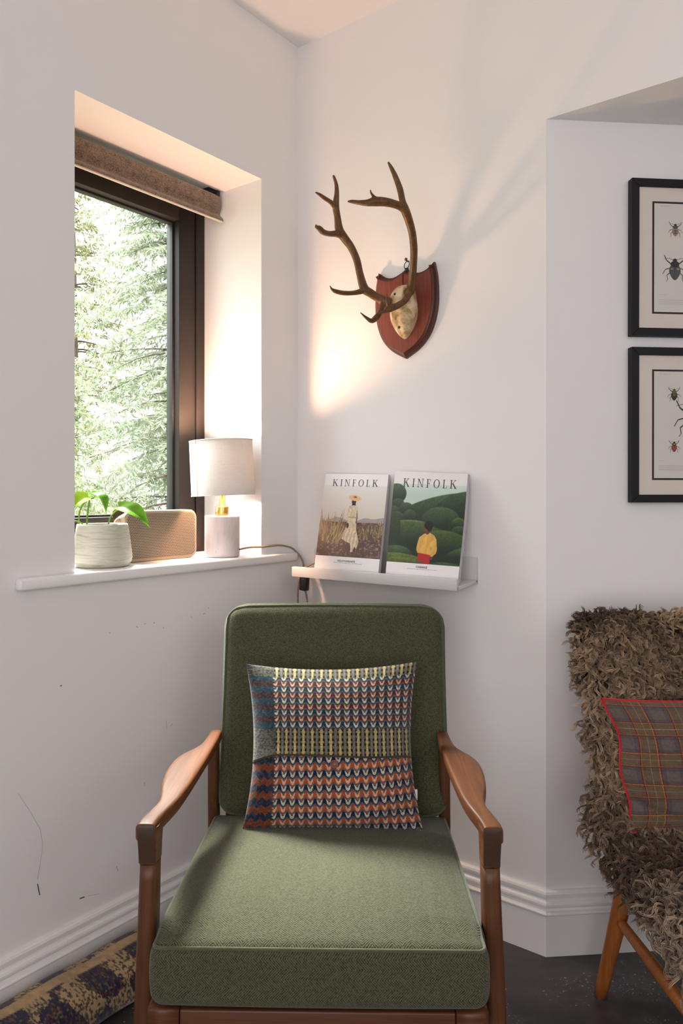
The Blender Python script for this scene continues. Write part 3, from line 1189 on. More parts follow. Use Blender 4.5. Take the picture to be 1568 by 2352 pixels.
def cover_hedge():
    """figure in a yellow shirt and red trousers among clipped round hedges"""
    n1 = value_noise(CH, CW, (110, 78), 11, 2)
    n2 = value_noise(CH, CW, (24, 18), 12, 3)
    im = srgb_canvas(CH, CW, (226, 221, 221))
    t = np.clip((VV - 0.12) / 0.12, 0, 1)[..., None]
    sky = np.array([200, 212, 206]) * (1 - t) + np.array([176, 196, 184]) * t
    mk = (VV > 0.125)[..., None]
    im = np.where(mk, sky, im)
    im = np.where((VV > 0.36)[..., None], np.array([18, 36, 26.]), im)

    def hedge(cx, cy, rx, ry, base, top, rot=0.0, flat=None):
        mk_ = ell(UU, VV, cx, cy, rx, ry, rot, 0.06)
        if flat is not None:
            mk_ = mk_ * (VV < flat)
        g = np.clip((cy + ry * 0.35 - VV) / (ry * 1.3), 0, 1)[..., None]
        c = (np.array(base, float) * (1 - g) + np.array(top, float) * g) * (0.72 + 0.35 * n1[..., None] + 0.2 * n2[..., None])
        im[:] = im * (1 - mk_[..., None]) + c * mk_[..., None]

    D, L_ = (20, 40, 27), (58, 86, 58)
    hedge(0.05, 0.23, 0.145, 0.105, D, (66, 96, 72))
    hedge(0.66, 0.40, 0.66, 0.165, D, L_, -0.20)
    hedge(1.00, 0.34, 0.40, 0.16, D, L_, -0.15)
    hedge(0.09, 0.335, 0.09, 0.06, D, L_)
    hedge(0.21, 0.375, 0.105, 0.062, D, L_)
    hedge(0.04, 0.405, 0.08, 0.055, D, L_)
    hedge(0.27, 0.445, 0.090, 0.064, D, L_)
    hedge(0.08, 0.465, 0.11, 0.058, D, L_)
    hedge(0.69, 0.475, 0.255, 0.135, D, (64, 90, 58))
    hedge(0.93, 0.50, 0.09, 0.06, D, (84, 100, 50))
    hedge(0.95, 0.575, 0.10, 0.055, D, L_)
    hedge(0.30, 0.535, 0.27, 0.05, D, (104, 112, 56))
    hedge(0.36, 0.66, 0.47, 0.155, (17, 34, 22), (66, 88, 46), 0.05)
    hedge(0.83, 0.72, 0.34, 0.145, (20, 38, 24), (70, 88, 46), 0.15)
    hedge(0.02, 0.60, 0.14, 0.20, D, (44, 70, 44))
    hedge(0.12, 0.82, 0.22, 0.08, D, (66, 92, 52))
    hedge(1.0, 0.83, 0.24, 0.10, D, (66, 90, 50), -0.2)
    hedge(0.98, 0.80, 0.26, 0.055, D, (74, 92, 46), -0.25)
    hedge(0.22, 0.90, 0.40, 0.085, (34, 50, 26), (96, 110, 50), 0.06)
    hedge(0.80, 0.95, 0.30, 0.075, D, (58, 84, 50))
    red, yel = (168, 34, 32), np.array([222, 172, 84])
    blend(im, polym(UU, VV, [(0.43, 0.80), (0.60, 0.81), (0.605, 0.93), (0.43, 0.93)]), red)
    hedge(0.30, 0.925, 0.30, 0.07, (34, 50, 26), (96, 110, 50), 0.10)
    shirt = polym(UU, VV, [(0.475, 0.622), (0.52, 0.605), (0.575, 0.603), (0.63, 0.625), (0.665, 0.665), (0.685, 0.76), (0.672, 0.80), (0.615, 0.84), (0.60, 0.82), (0.625, 0.79), (0.60, 0.815), (0.44, 0.80), (0.43, 0.805), (0.405, 0.775), (0.41, 0.72), (0.43, 0.655)])
    fold = 0.93 + 0.04 * np.sin(UU * 60 + VV * 25 + 6 * n2) + 0.16 * (n2 - 0.5)
    im[:] = im * (1 - shirt[..., None]) + yel * fold[..., None] * shirt[..., None]
    blend(im, polym(UU, VV, [(0.545, 0.61), (0.553, 0.61), (0.548, 0.80), (0.541, 0.80)]), (176, 128, 56), 0.5)
    blend(im, ell(UU, VV, 0.615, 0.845, 0.022, 0.016), (92, 54, 38))
    blend(im, ell(UU, VV, 0.535, 0.590, 0.03, 0.03), (86, 50, 38))
    blend(im, ell(UU, VV, 0.512, 0.555, 0.036, 0.040), (98, 58, 44))
    blend(im, ell(UU, VV, 0.545, 0.528, 0.060, 0.042), (16, 13, 12))
    blend(im, ell(UU, VV, 0.560, 0.556, 0.036, 0.030), (16, 13, 12))
    blend(im, (VV > 0.905) * 1.0, (226, 222, 222))
    return im


def letter(ch):
    """serif capitals as polygons in a box of height 1; returns (polys, width)"""
    def sf(x0, x1, y):
        return [(x0, y - .0), (x1, y - .0), (x1, y + .045), (x0, y + .045)]
    st_ = lambda x0, x1, y0=0, y1=1: [(x0, y0), (x1, y0), (x1, y1), (x0, y1)]
    if ch == 'I':
        return [st_(.13, .25), sf(.02, .36, 0), sf(.02, .36, .955)], .38
    if ch == 'K':
        return [st_(.13, .25), sf(.02, .36, 0), sf(.02, .36, .955), [(.25, .42), (.25, .49), (.66, .96), (.72, .96)], sf(.55, .84, .955), [(.34, .57), (.43, .67), (.86, .03), (.70, .03)], sf(.62, .96, 0)], .96
    if ch == 'N':
        return [st_(.14, .19), st_(.74, .79), [(.10, 1), (.25, 1), (.79, 0), (.72, 0)], sf(.02, .32, 0), sf(.02, .22, .955), sf(.60, .92, .955)], .94
    if ch == 'F':
        return [st_(.13, .25), sf(.02, .36, 0), sf(.02, .58, .955), [(.58, 1), (.54, 1), (.55, .74), (.585, .74)], st_(.25, .48, .48, .525), [(.45, .40), (.485, .40), (.485, .62), (.45, .62)]], .64
    if ch == 'L':
        return [st_(.13, .25), sf(.02, .38, .955), sf(.02, .60, 0), [(.60, 0), (.56, 0), (.585, .27), (.62, .27)]], .66
    if ch == 'O':
        ps = []
        n_ = 28
        for k in range(n_):
            a, b = 2 * math.pi * k / n_, 2 * math.pi * (k + 1) / n_
            ps.append([(.46 + .42 * math.cos(a), .5 + .52 * math.sin(a)), (.46 + .42 * math.cos(b), .5 + .52 * math.sin(b)), (.46 + .30 * math.cos(b), .5 + .475 * math.sin(b)), (.46 + .30 * math.cos(a), .5 + .475 * math.sin(a))])
        return ps, .92
    return [], .4


INK = plain('black_ink', (0.012, 0.012, 0.013, 1), 0.6)
GREYINK = plain('grey_ink', (0.28, 0.27, 0.27, 1), 0.7)
PAPER = plain('page_edges', (0.62, 0.60, 0.60, 1), 0.8)


def page_mat():
    n = N('stacked_page_edges')
    f = n.noise(1.0, 2, 0.6, n.coord('Object', (1, 1400, 3)))
    return n.set(n.ramp(f, [(0.35, rgb(150, 146, 150)), (0.65, rgb(226, 222, 222))]), 0.85, spec=0.1)


PAGES = page_mat()
COVER = colmat('printed_cover', 0.30, 0.5)


def small_text(txt, height, spacing=1.25):
    c = bpy.data.curves.new('text', 'FONT')
    c.body = txt
    c.size = height / 0.7
    c.space_character = spacing
    c.align_x = 'CENTER'
    c.resolution_u = 2
    c.offset = height * 0.04
    o = bpy.data.objects.new('text', c)
    COL.objects.link(o)
    dg = bpy.context.evaluated_depsgraph_get()
    me = bpy.data.meshes.new_from_object(o.evaluated_get(dg))
    bpy.data.objects.remove(o)
    v = [tuple(x.co) for x in me.vertices]
    f = [tuple(p.vertices) for p in me.polygons]
    bpy.data.meshes.remove(me)
    return v, f


def magazine(name, label, tl, tr, bl, br, img, sub, ty, tx, sub_v, bow=0.0, side_bow=0.0, thick=0.0125):
    """corner points are (t, n, z) on the front cover"""
    base = W(0, (bl[0] + br[0]) / 2, 0.952)
    ty, sub_v = (ty[0] / 1.0575, ty[1] / 1.0575), sub_v / 1.0575
    root = thing(name, label, 'magazine', base, (0, 0, RB), 'magazines on the picture ledge')
    tb = (bl[0] + br[0]) / 2
    L3 = lambda c: Vector((c[0] - tb, -c[1], c[2] - 0.952))
    TL, TR, BL, BR = map(L3, (tl, tr, bl, br))
    up = ((TL - BL) + (TR - BR)).normalized()
    rt = ((TR - TL) + (BR - BL)).normalized()
    nf = rt.cross(up).normalized()               # faces the room
    if nf.y > 0:
        nf = -nf

    def P(u, v, d=0.0):
        p = TL * (1 - u) * (1 - v) + TR * u * (1 - v) + BL * (1 - u) * v + BR * u * v
        return p + nf * (d + bow * math.sin(math.pi * v) * (0.4 + 0.6 * u)) + rt * (side_bow * math.sin(math.pi * v) * u)

    us, vs_ = np.linspace(0, 1, CW), np.linspace(0, 1, CH)
    U2, V2 = np.meshgrid(us, vs_)
    n_ = np.array
    g = lambda d: (n_(TL) * ((1 - U2) * (1 - V2))[..., None] + n_(TR) * (U2 * (1 - V2))[..., None] + n_(BL) * ((1 - U2) * V2)[..., None] + n_(BR) * (U2 * V2)[..., None]
                   + n_(nf) * (d + bow * np.sin(np.pi * V2) * (0.4 + 0.6 * U2))[..., None] + n_(rt) * (side_bow * np.sin(np.pi * V2) * U2)[..., None])
    cov = fast_mesh('cover', g(0.0), grid_quads(CH, CW, flip=True), [COVER], root, lin(np.clip(img, 0, 255)))
    m_ = MB()
    rows = []
    for v in np.linspace(0, 1, 24):
        rows.append([P(0.001, v, -0.0004), P(0.997, v, -0.0004), P(0.997, v, -thick), P(0.001, v, -thick)])
    V_ = m_.grid(rows, 0, False, closeu=True)
    m_.cap(V_[0])
    m_.cap(V_[-1], flip=True)
    m_.build('pages', [PAGES], root)
    # title
    polys, x = [], 0.0
    for ch in 'KINFOLK':
        ps, w = letter(ch)
        polys += [[(a + x, b) for a, b in p] for p in ps]
        x += w + 0.34
    x -= 0.34
    m_ = MB()
    for p in polys:
        m_.poly([P(tx[0] + (tx[1] - tx[0]) * a / x, ty[1] + (ty[0] - ty[1]) * b, 0.0005) for a, b in p])
    m_.build('title_lettering', [INK], root, fix=False)
    v, f = small_text(sub, 1.0)
    wdt = max(p[0] for p in v) - min(p[0] for p in v)
    uw = 0.27 if len(sub) > 8 else 0.155
    m_ = MB()
    bv = [m_.bm.verts.new(P(0.5 + p[0] / wdt * uw, sub_v - p[1] * 0.0175, 0.0005)) for p in v]
    for q in f:
        m_._face([bv[i] for i in q], 0)
    r = np.random.default_rng(len(sub))
    x = 0.30
    while x < 0.72:
        w = r.uniform(0.012, 0.04)
        m_.poly([P(x, sub_v + 0.0095, 0.0005), P(x + w, sub_v + 0.0095, 0.0005), P(x + w, sub_v + 0.0130, 0.0005), P(x, sub_v + 0.0130, 0.0005)], 1)
        x += w + 0.008
    m_.build('subtitle_lettering', [INK, GREYINK], root, fix=False)
    return root


def ext(t, b, z=0.9575):
    """run the cover on down behind the lip"""
    k = (t[2] - z) / (t[2] - b[2])
    return tuple(t[i] + (b[i] - t[i]) * k for i in range(3))


q = [(.1347, .022, 1.2577), (.3722, .022, 1.2517), (.1488, .096, .974), (.3866, .096, .971)]
magazine('magazine', 'left magazine, its cover a figure in a straw hat in a dry field', q[0], q[1], ext(q[0], q[2]), ext(q[1], q[3]), cover_field(), 'RELATIONSHIPS', (.060, .134), (.135, .862), .938)
q = [(.3988, .027, 1.2615), (.6371, .027, 1.2500), (.4123, .096, .974), (.6444, .096, .970)]
magazine('magazine', 'right magazine, its cover a figure in a yellow shirt among green hedges', q[0], q[1], ext(q[0], q[2]), ext(q[1], q[3]), cover_hedge(), 'CHANGE', (.070, .156), (.135, .872), .946, bow=0.004, side_bow=0.004, thick=0.015)

# ------------------------------------------------------------------ mounted antlers
TT, TZ = 0.424, 1.720
trophy = thing('antler_trophy', 'deer skull with brown antlers on a dark wooden shield, hung on the wall', 'trophy', W(0, TT, TZ), (0, 0, RB))
half = catmull([(0, .134), (.018, .124), (.045, .1165), (.070, .1215), (.096, .139)], 5)[:, :2].tolist()
side = catmull([(.096, .139), (.1045, .10), (.1075, .06), (.1065, .015), (.097, -.030), (.078, -.070), (.045, -.103), (0, -.128)], 5)[:, :2].tolist()
rightp = half[:-1] + side[:-1]
outline = rightp + [(0, -.128)] + [(-x, z) for x, z in rightp[:0:-1]]


def inset(poly, d):
    n_ = len(poly)
    out = []
    for i in range(n_):
        p0, p1, p2 = Vector(poly[i - 1]), Vector(poly[i]), Vector(poly[(i + 1) % n_])
        e1, e2 = (p1 - p0), (p2 - p1)
        if e1.length < 1e-7 or e2.length < 1e-7:
            out.append(tuple(p1))
            continue
        e1.normalize()
        e2.normalize()
        n1, n2 = Vector((e1.y, -e1.x)), Vector((e2.y, -e2.x))
        b = n1 + n2
        if b.length < 1e-6:
            b = n1
        b.normalize()
        k = max(0.45, b.dot(n1))
        out.append((p1.x + b.x * d / k, p1.y + b.y * d / k))
    return out


area_s = sum(outline[i - 1][0] * outline[i][1] - outline[i][0] * outline[i - 1][1] for i in range(len(outline)))
sg = 1 if area_s < 0 else -1
levels = [(0.0, 0.0), (0.0, -0.010), (0.0015, -0.0115), (0.006, -0.0125), (0.0065, -0.0150), (0.008, -0.0185), (0.0115, -0.021), (0.0125, -0.0212), (0.0127, -0.0222)]
m = MB()
rings = [[(x, y, z) for x, z in inset(outline, sg * d)] for d, y in levels]
V = m.grid(rings, 0, False, closeu=True)
m.cap(V[0], flip=True)
m.build('shield_moulding', [MAHOG_D], trophy)
m = MB()
fi = inset(outline, sg * 0.0127)
m.prism(fi, lambda u, v, w: (u, w, v), -0.012, -0.0226)
m.build('shield_board', [MAHOG], trophy)


def bone_mat():
    n = N('old_bone')
    v = n.coord()
    f = n.noise(28, 5, 0.65, v, 0.8)
    f2 = n.noise(130, 3, 0.6, v)
    col = n.ramp(f, [(0.30, rgb(120, 92, 58)), (0.46, rgb(190, 164, 122)), (0.62, rgb(222, 204, 170))])
    col = n.mix(n.math('MULTIPLY', n.math('GREATER_THAN', f2, 0.66), 0.4), col, rgb(96, 74, 48))
    n.bump(f, 0.4, 0.004)
    return n.set(col, 0.55, spec=0.3)


def antler_mat():
    n = N('antler_horn')
    f = n.noise(120, 5, 0.6, n.coord('Object', (1, 1, 0.4)), 0.4)
    f2 = n.noise(320, 3, 0.6, n.coord())
    col = n.ramp(f, [(0.30, rgb(72, 47, 22)), (0.55, rgb(98, 66, 32)), (0.75, rgb(122, 86, 44))])
    col = n.mix(n.math('MULTIPLY', n.math('GREATER_THAN', f2, 0.68), 0.3), col, rgb(176, 150, 112))
    n.bump(f2, 0.4, 0.001)
    return n.set(col, 0.45, spec=0.35)


m = MB()
secs = [(.082, .004, .006), (.080, .017, .018), (.072, .027, .032), (.060, .033, .044), (.046, .036, .050), (.030, .0385, .050), (.012, .041, .049), (-.006, .0415, .048), (-.024, .038, .046), (-.040, .031, .040), (-.055, .022, .032), (-.066, .013, .023), (-.0735, .005, .012)]
secs = catmull(secs, 4)
rings = []
for z, w, d in secs:
    ring = []
    for k in range(21):
        a = math.pi * k / 20
        x = -w * math.cos(a)
        y = d * math.sin(a) ** 0.75
        groove = 0.007 * math.exp(-((x) / 0.007) ** 2) * max(0, min(1, (0.01 - z) / 0.03))
        brow = 0.006 * math.exp(-((abs(x) - 0.022) / 0.010) ** 2) * math.exp(-((z - 0.035) / 0.02) ** 2)
        ring.append((x + 0.008, -0.0215 - max(0, y - groove + brow), z))
    rings.append(ring)
V = m.grid(rings, 0, True)
m.cap(V[0])
m.cap(V[-1])
for x, z, y in ((0.002, .048, -0.0705), (0.008, -.046, -0.0575)):
    m.sphere((x, y, z), 0.0042, 1, 12, 8, (1, 0.55, 1))
m.build('skull', [bone_mat(), BLACK], trophy)


def antler(beams):
    m_ = MB()
    for pts in beams:
        q = []
        for x, y, t, r in pts:
            t_, s_, z_ = onB(x, y, t)
            q.append((t_ - TT, -s_, z_ - TZ, r))
        c = catmull(q, 6)
        m_.tube(c[:, :3], [max(0.0012, r) for r in c[:, 3]], 14)
        e = c[-1]
        m_.sphere(e[:3], max(0.0012, e[3]), 0, 10, 6)
    o = m_.build('antler', [antler_mat_], trophy)
    md = o.modifiers.new('fuse', 'REMESH')
    md.mode = 'VOXEL'
    md.voxel_size = 0.0016
    md.use_smooth_shade = True
    ms = o.modifiers.new('soft', 'SMOOTH')
    ms.factor = 0.5
    ms.iterations = 4
    return o


antler_mat_ = antler_mat()
antler([
    [(898, 694, .412, .012), (884, 691, .398, .0135), (866, 683, .381, .0125), (850, 673, .370, .0125), (836, 662, .360, .0130), (826, 628, .342, .0108), (819, 597, .332, .0108), (806, 568, .318, .0112), (790, 546, .307, .0125), (779, 528, .301, .0125), (775, 500, .302, .0098), (771, 474, .305, .0100), (773, 446, .312, .0072), (772, 424, .316, .0055), (766, 405, .320, .0040)],
    [(772, 478, .304, .009), (760, 465, .306, .0065), (745, 455, .308, .0058), (734, 447, .309, .0045), (725, 442, .310, .0024)],
    [(786, 540, .305, .012), (772, 537, .299, .0095), (756, 537, .298, .0078), (742, 533, .298, .0082), (733, 525, .299, .0072), (726, 521, .300, .0045)],
    [(742, 531, .298, .006), (737, 524, .299, .0045), (733, 519, .30, .0022)],
    [(728, 521, .300, .004), (725, 516, .301, .0016)],
    [(840, 663, .360, .0115), (829, 669, .356, .0085), (810, 673, .348, .0068), (788, 673, .340, .0068), (770, 669, .334, .0062), (762, 664, .332, .0035), (757, 656, .330, .0014)],
    [(884, 692, .398, .0115), (877, 704, .394, .0082), (873, 717, .391, .0072), (864, 729, .386, .0088), (853, 737, .383, .0070), (840, 729, .382, .0042), (827, 717.5, .382, .0014)],
])
antler([
    [(930, 676, .462, .012), (941, 668, .474, .0135), (945, 652, .486, .0115), (947, 636, .496, .0108), (949.5, 608, .514, .0098), (950, 570, .530, .0105), (946.5, 536, .540, .0105), (938, 504, .545, .0112), (929, 480, .545, .0120), (924, 462, .542, .0088), (918, 434, .535, .0085), (907, 404, .530, .0070), (898, 385, .527, .0052), (892, 374, .525, .0032)],
    [(934, 490, .545, .0105), (924, 477, .543, .0112), (909, 470, .535, .0105), (885, 464, .522, .0115), (862, 463, .503, .0122), (843, 466, .486, .0088), (823, 465, .465, .0062), (808, 463, .448, .0050), (800, 463, .440, .0030)],
    [(864, 459, .505, .0075), (856.5, 450, .500, .0040), (851.5, 442, .498, .0026), (850.5, 436, .497, .0018)],
    [(946, 644, .492, .008), (941, 634, .492, .0040), (939.5, 621, .490, .0016)],
    [(941, 670, .474, .0105), (934, 684, .470, .0090), (925, 694, .466, .0092), (910, 703, .458, .0095), (897, 707, .450, .0115), (889, 712, .446, .0085), (880, 716.5, .443, .0045), (869, 720, .440, .0014)],
    [(898, 705, .450, .0095), (890, 698, .449, .0050), (888, 688, .449, .0032), (889, 673, .450, .0012)],
])
m = MB()
cx, cz = 0.004, 0.146
m.tube([(cx + 0.0085 * math.cos(a), -0.010 + 0.003 * math.sin(a), cz + 0.0115 * math.sin(a)) for a in np.linspace(0, 2 * math.pi, 33)], 0.0012, 8, caps=False)
m.box((cx - 0.005, -0.014, .127), (cx + 0.005, -0.006, .137), 0.001)
m.build('hanging_ring', [BLACK], trophy)
hook = MB()
hook.tube([(0, 0.0, 0), (0, -0.014, 0.0), (0, -0.016, 0.003)], 0.0022, 8)
hook.sphere((0, -0.016, 0.003), 0.0048, 0, 14, 8, (1, 0.6, 1))
hk = hook.build('wall_screw', [plain('dull_brass', rgb(96, 76, 50), 0.4, metal=0.8)], None, W(0, TT + 0.005, TZ + 0.158), (0, 0, RB))
tag(hk, 'dull brass screw in the wall from which the antler shield hangs', 'screw')

# ------------------------------------------------------------------ framed prints on the alcove wall
MAT_CARD = plain('cream_mount', rgb(222, 210, 200), 0.85, spec=0.1)
PRINT = plain('aged_print_paper', rgb(216, 210, 203), 0.85, spec=0.1, var=0.04, scale=12)
BUGC = [plain('bug_' + k, c, 0.7) for k, c in [('black', rgb(30, 30, 34)), ('slate', rgb(66, 70, 78)), ('tan', rgb(160, 136, 110)), ('olive', rgb(92, 96, 40)), ('copper', rgb(136, 66, 38)), ('dark_brown', rgb(58, 42, 32)), ('ochre', rgb(176, 146, 80)), ('pencil', rgb(150, 145, 142))]]


def beetle(mb, put, cx, cz, L, kind, big=False):
    """flat drawn beetle; put(x, z, d) -> point"""
    W_ = L * 0.30

    def el(x, z, rx, rz, mi, d, taper=0.0):
        pts = []
        for k in range(20):
            a = 2 * math.pi * k / 20
            zz = math.sin(a)
            pts.append(put(cx + x + rx * math.cos(a) * (1 - taper * max(0, -zz)), cz + z + rz * zz, d))
        mb.poly(pts, mi)

    def stroke(pts, w, mi, d):
        for i, ((xa, za), (xb, zb)) in enumerate(zip(pts[:-1], pts[1:])):
            dv = Vector((xb - xa, zb - za))
            if dv.length < 1e-9:
                continue
            n_ = Vector((-dv.y, dv.x)).normalized() * (w * (1 - 0.25 * i) * 0.5)
            mb.poly([put(cx + xa + n_.x, cz + za + n_.y, d), put(cx + xa - n_.x, cz + za - n_.y, d), put(cx + xb - n_.x, cz + zb - n_.y, d), put(cx + xb + n_.x, cz + zb + n_.y, d)], mi)

    body, head = {'long': (2, 1), 'slate': (1, 0), 'olive': (5, 3), 'copper': (4, 5), 'black': (0, 0)}[kind]
    for sx in (-1, 1):
        lw = L * 0.035
        stroke([(sx * W_ * .5, L * .18), (sx * W_ * 1.2, L * .34), (sx * W_ * 1.55, L * .56)], lw * 1.3, 0, .0003)
        stroke([(sx * W_ * .7, L * .02), (sx * W_ * 1.4, -L * .04), (sx * W_ * 1.8, -L * .24)], lw, 0, .0003)
        stroke([(sx * W_ * .6, -L * .15), (sx * W_ * 1.15, -L * .28), (sx * W_ * 1.05, -L * .46), (sx * W_ * 1.3, -L * .56)], lw, 0, .0003)
        stroke([(sx * W_ * .2, L * .36), (sx * W_ * .9, L * .44), (sx * W_ * 1.6, L * .40)], lw * .5, 0, .0003)
    el(0, -L * .13, W_ * .86, L * .36, body, .0005, 0.35)
    el(0, L * .19, W_ * .66, L * .13, head, .0007)
    el(0, L * .34, W_ * .32, L * .085, 0 if kind != 'olive' else 3, .0009)
    stroke([(0, L * .14), (0, -L * .46)], L * .014, 0, .0011)
    if kind == 'slate':
        for sx in (-1, 1):
            el(sx * W_ * .45, -L * .02, W_ * .22, L * .03, 6, .0012)
    if kind == 'long':
        for k in range(3):
            el(0, -L * (.05 + .12 * k), W_ * .6, L * .022, 5, .0012)
    if kind == 'olive':
        el(0, -L * .06, W_ * .4, L * .10, 3, .0012)
    if kind == 'copper':
        el(0, L * .19, W_ * .4, L * .05, 6, .0012)


def picture(label, zb, zt, bugs, lean):
    wid, u0 = 0.31, 0.2206
    hgt = zt - zb
    root = thing('framed_picture', label, 'picture', WC(u0 + wid / 2, 0, zb), (0, 0, RC), 'black framed beetle prints')
    hw_, D, b_ = wid / 2, 0.0235, 0.0205
    ln = lambda p: Vector((p.x, p.y - lean * p.z, p.z))
    # four mitred frame sides
    o = [(-hw_, 0), (hw_, 0), (hw_, hgt), (-hw_, hgt)]
    i_ = [(-hw_ + b_, b_), (hw_ - b_, b_), (hw_ - b_, hgt - b_), (-hw_ + b_, hgt - b_)]
    m_ = MB()
    for k in range(4):
        k2 = (k + 1) % 4
        q = [o[k], o[k2], i_[k2], i_[k]]
        cx_ = sum(p[0] for p in q) / 4
        cz_ = sum(p[1] for p in q) / 4
        q = [(cx_ + (x - cx_) * 0.9985, cz_ + (z - cz_) * 0.9985) for x, z in q]
        b = bmesh.new()
        f = [b.verts.new((x, -0.001, z)) for x, z in q]
        g = [b.verts.new((x, -D, z)) for x, z in q]
        b.faces.new(f)
        b.faces.new(g[::-1])
        for j in range(4):
            j2 = (j + 1) % 4
            b.faces.new([f[j2], f[j], g[j], g[j2]])
        bmesh.ops.recalc_face_normals(b, faces=list(b.faces))
        bmesh.ops.bevel(b, geom=list(b.edges), offset=0.0007, segments=1, affect='EDGES')
        m_.merge(b, 0, False, ln)
    m_.build('picture_frame', [FRAMEBLK], root)
    m_ = MB()
    wi, hi = hw_ - b_ - 0.0385, hgt - 2 * (b_ + 0.0375)
    zc = hgt / 2 + 0.001
    m_.box((-hw_ + b_ - .003, -0.0160, b_ - .003), (hw_ - b_ + .003, -0.0135, hgt - b_ + .003), xf=ln)
    m_.build('mount', [MAT_CARD], root)
    m_ = MB()
    for lo, hi_ in (((-wi, zc - hi / 2), (-wi + .0048, zc + hi / 2)), ((wi - .0048, zc - hi / 2), (wi, zc + hi / 2)), ((-wi + .0048, zc - hi / 2), (wi - .0048, zc - hi / 2 + .0048)), ((-wi + .0048, zc + hi / 2 - .0048), (wi - .0048, zc + hi / 2))):
        m_.box((lo[0], -0.0170, lo[1]), (hi_[0], -0.0158, hi_[1]), xf=ln)
    m_.build('inner_border', [FRAMEBLK], root)
    m_ = MB()
    m_.box((-wi + .004, -0.0165, zc - hi / 2 + .004), (wi - .004, -0.0158, zc + hi / 2 - .004), mi=8, xf=ln)
    put = lambda x, z, d: ln(Vector((x, -0.0166 - d, z)))
    r = np.random.default_rng(int(zb * 100))
    for x, z, L, kind in bugs:
        beetle(m_, put, x, z, L, kind)

    def dashes(x0, x1, z, h, mi=7):
        x = x0
        while x < x1:
            w = r.uniform(0.002, 0.006)
            m_.poly([put(x, z, .0003), put(x + w, z, .0003), put(x + w, z + h, .0003), put(x, z + h, .0003)], mi)
            x += w + 0.0012
    dashes(-wi + 0.020, -wi + 0.050, zc + hi / 2 - 0.012, 0.0010)
    for k in range(3):
        dashes(-wi + 0.018, wi - 0.02, zc - hi / 2 + 0.036 - 0.0052 * k, 0.0010)
    dashes(-wi + 0.018, -wi + 0.034, zc - hi / 2 + 0.05, 0.0006)
    m_.build('beetle_print', BUGC + [PRINT], root, fix=False)
    m_ = MB()
    m_.box((-hw_ + b_ - .002, -0.0205, b_ - .002), (hw_ - b_ + .002, -0.0190, hgt - b_ + .002), xf=ln)
    m_.build('picture_glass', [PICGLASS], root)
    return root


picture('upper black framed print of two beetles on the alcove wall', 1.608, 2.0175,
        [(-0.0335, 0.280, 0.036, 'long'), (-0.0345, 0.178, 0.062, 'slate'), (0.045, 0.28, 0.036, 'olive'), (0.045, 0.178, 0.062, 'black')], 0.006)
picture('lower black framed print with a green and a copper beetle on the alcove wall', 1.1725, 1.578,
        [(-0.036, 0.284, 0.034, 'olive'), (-0.036, 0.147, 0.030, 'copper'), (0.010, 0.220, 0.085, 'black'), (0.056, 0.284, 0.034, 'copper'), (0.056, 0.147, 0.030, 'olive')], 0.002)

# ------------------------------------------------------------------ green armchair (local y runs back into the room corner)
def herringbone(name, dark, light, col_w=0.0165, thread=0.0043, strength=0.5):
    n = N(name)
    u = n.new('ShaderNodeUVMap')
    s_ = n.new('ShaderNodeSeparateXYZ')
    n.link(u.outputs[0], s_.inputs[0])
    wob = n.noise(40, 2, 0.5, n.coord())
    tri = n.math('PINGPONG', s_.outputs[0], col_w)
    t = n.math('DIVIDE', n.math('ADD', n.math('ADD', s_.outputs[1], n.math('MULTIPLY', tri, 0.95)), n.math('MULTIPLY', wob, 0.0022)), thread)
    w = n.math('PINGPONG', t, 0.5)                       # 0..0.5
    fib = n.noise(750, 3, 0.7, n.coord())
    fib2 = n.noise(260, 2, 0.6, n.coord())
    big = n.noise(9, 3, 0.6, n.coord())
    f = n.math('ADD', n.math('MULTIPLY', w, 1.15), n.math('SUBTRACT', n.math('MULTIPLY', n.math('ADD', fib, fib2), 0.85), 0.63))
    col = n.ramp(f, [(0.12, dark), (0.42, tuple((a + b) / 2 for a, b in zip(dark, light))), (0.75, light)])
    col = n.mix(n.math('MULTIPLY', big, 0.30), col, rgb(70, 58, 36))
    n.bump(n.math('ADD', n.math('MULTIPLY', w, 1.3), n.math('MULTIPLY', fib, 0.5)), strength, 0.0016)
    return n.set(col, 0.95, spec=0.08, sheen=0.15)


GREEN = herringbone('green_herringbone_wool', rgb(12, 13, 8), rgb(94, 97, 74))
GREENP = felt_mat('green_piping', rgb(78, 84, 60), 0.35, 900)

CHX, CHY = -0.040, 1.35
chair = thing('armchair', 'walnut framed armchair with green herringbone seat and back cushions', 'armchair', (CHX, CHY, 0), (0, 0, -0.02))


def superrect(hx, hy, p=4.0, n=20):
    out = []
    for k in range(n):
        a = 2 * math.pi * k / n
        c, s_ = math.cos(a), math.sin(a)
        out.append((hx * math.copysign(abs(c) ** (2 / p), c), hy * math.copysign(abs(s_) ** (2 / p), s_)))
    return out


def loft(stations, n=20, p=4.0, caps=True, mb=None):
    """stations: (centre, x-axis half, y-axis half vectors)"""
    mb = mb or MB()
    rings = []
    for c, hx, hy in stations:
        rings.append([Vector(c) + Vector(hx) * a + Vector(hy) * b for a, b in superrect(1, 1, p, n)])
    V_ = mb.grid(rings, 0, True, closeu=True)
    if caps:
        mb.cap(V_[0], flip=True)
        mb.cap(V_[-1])
    return mb


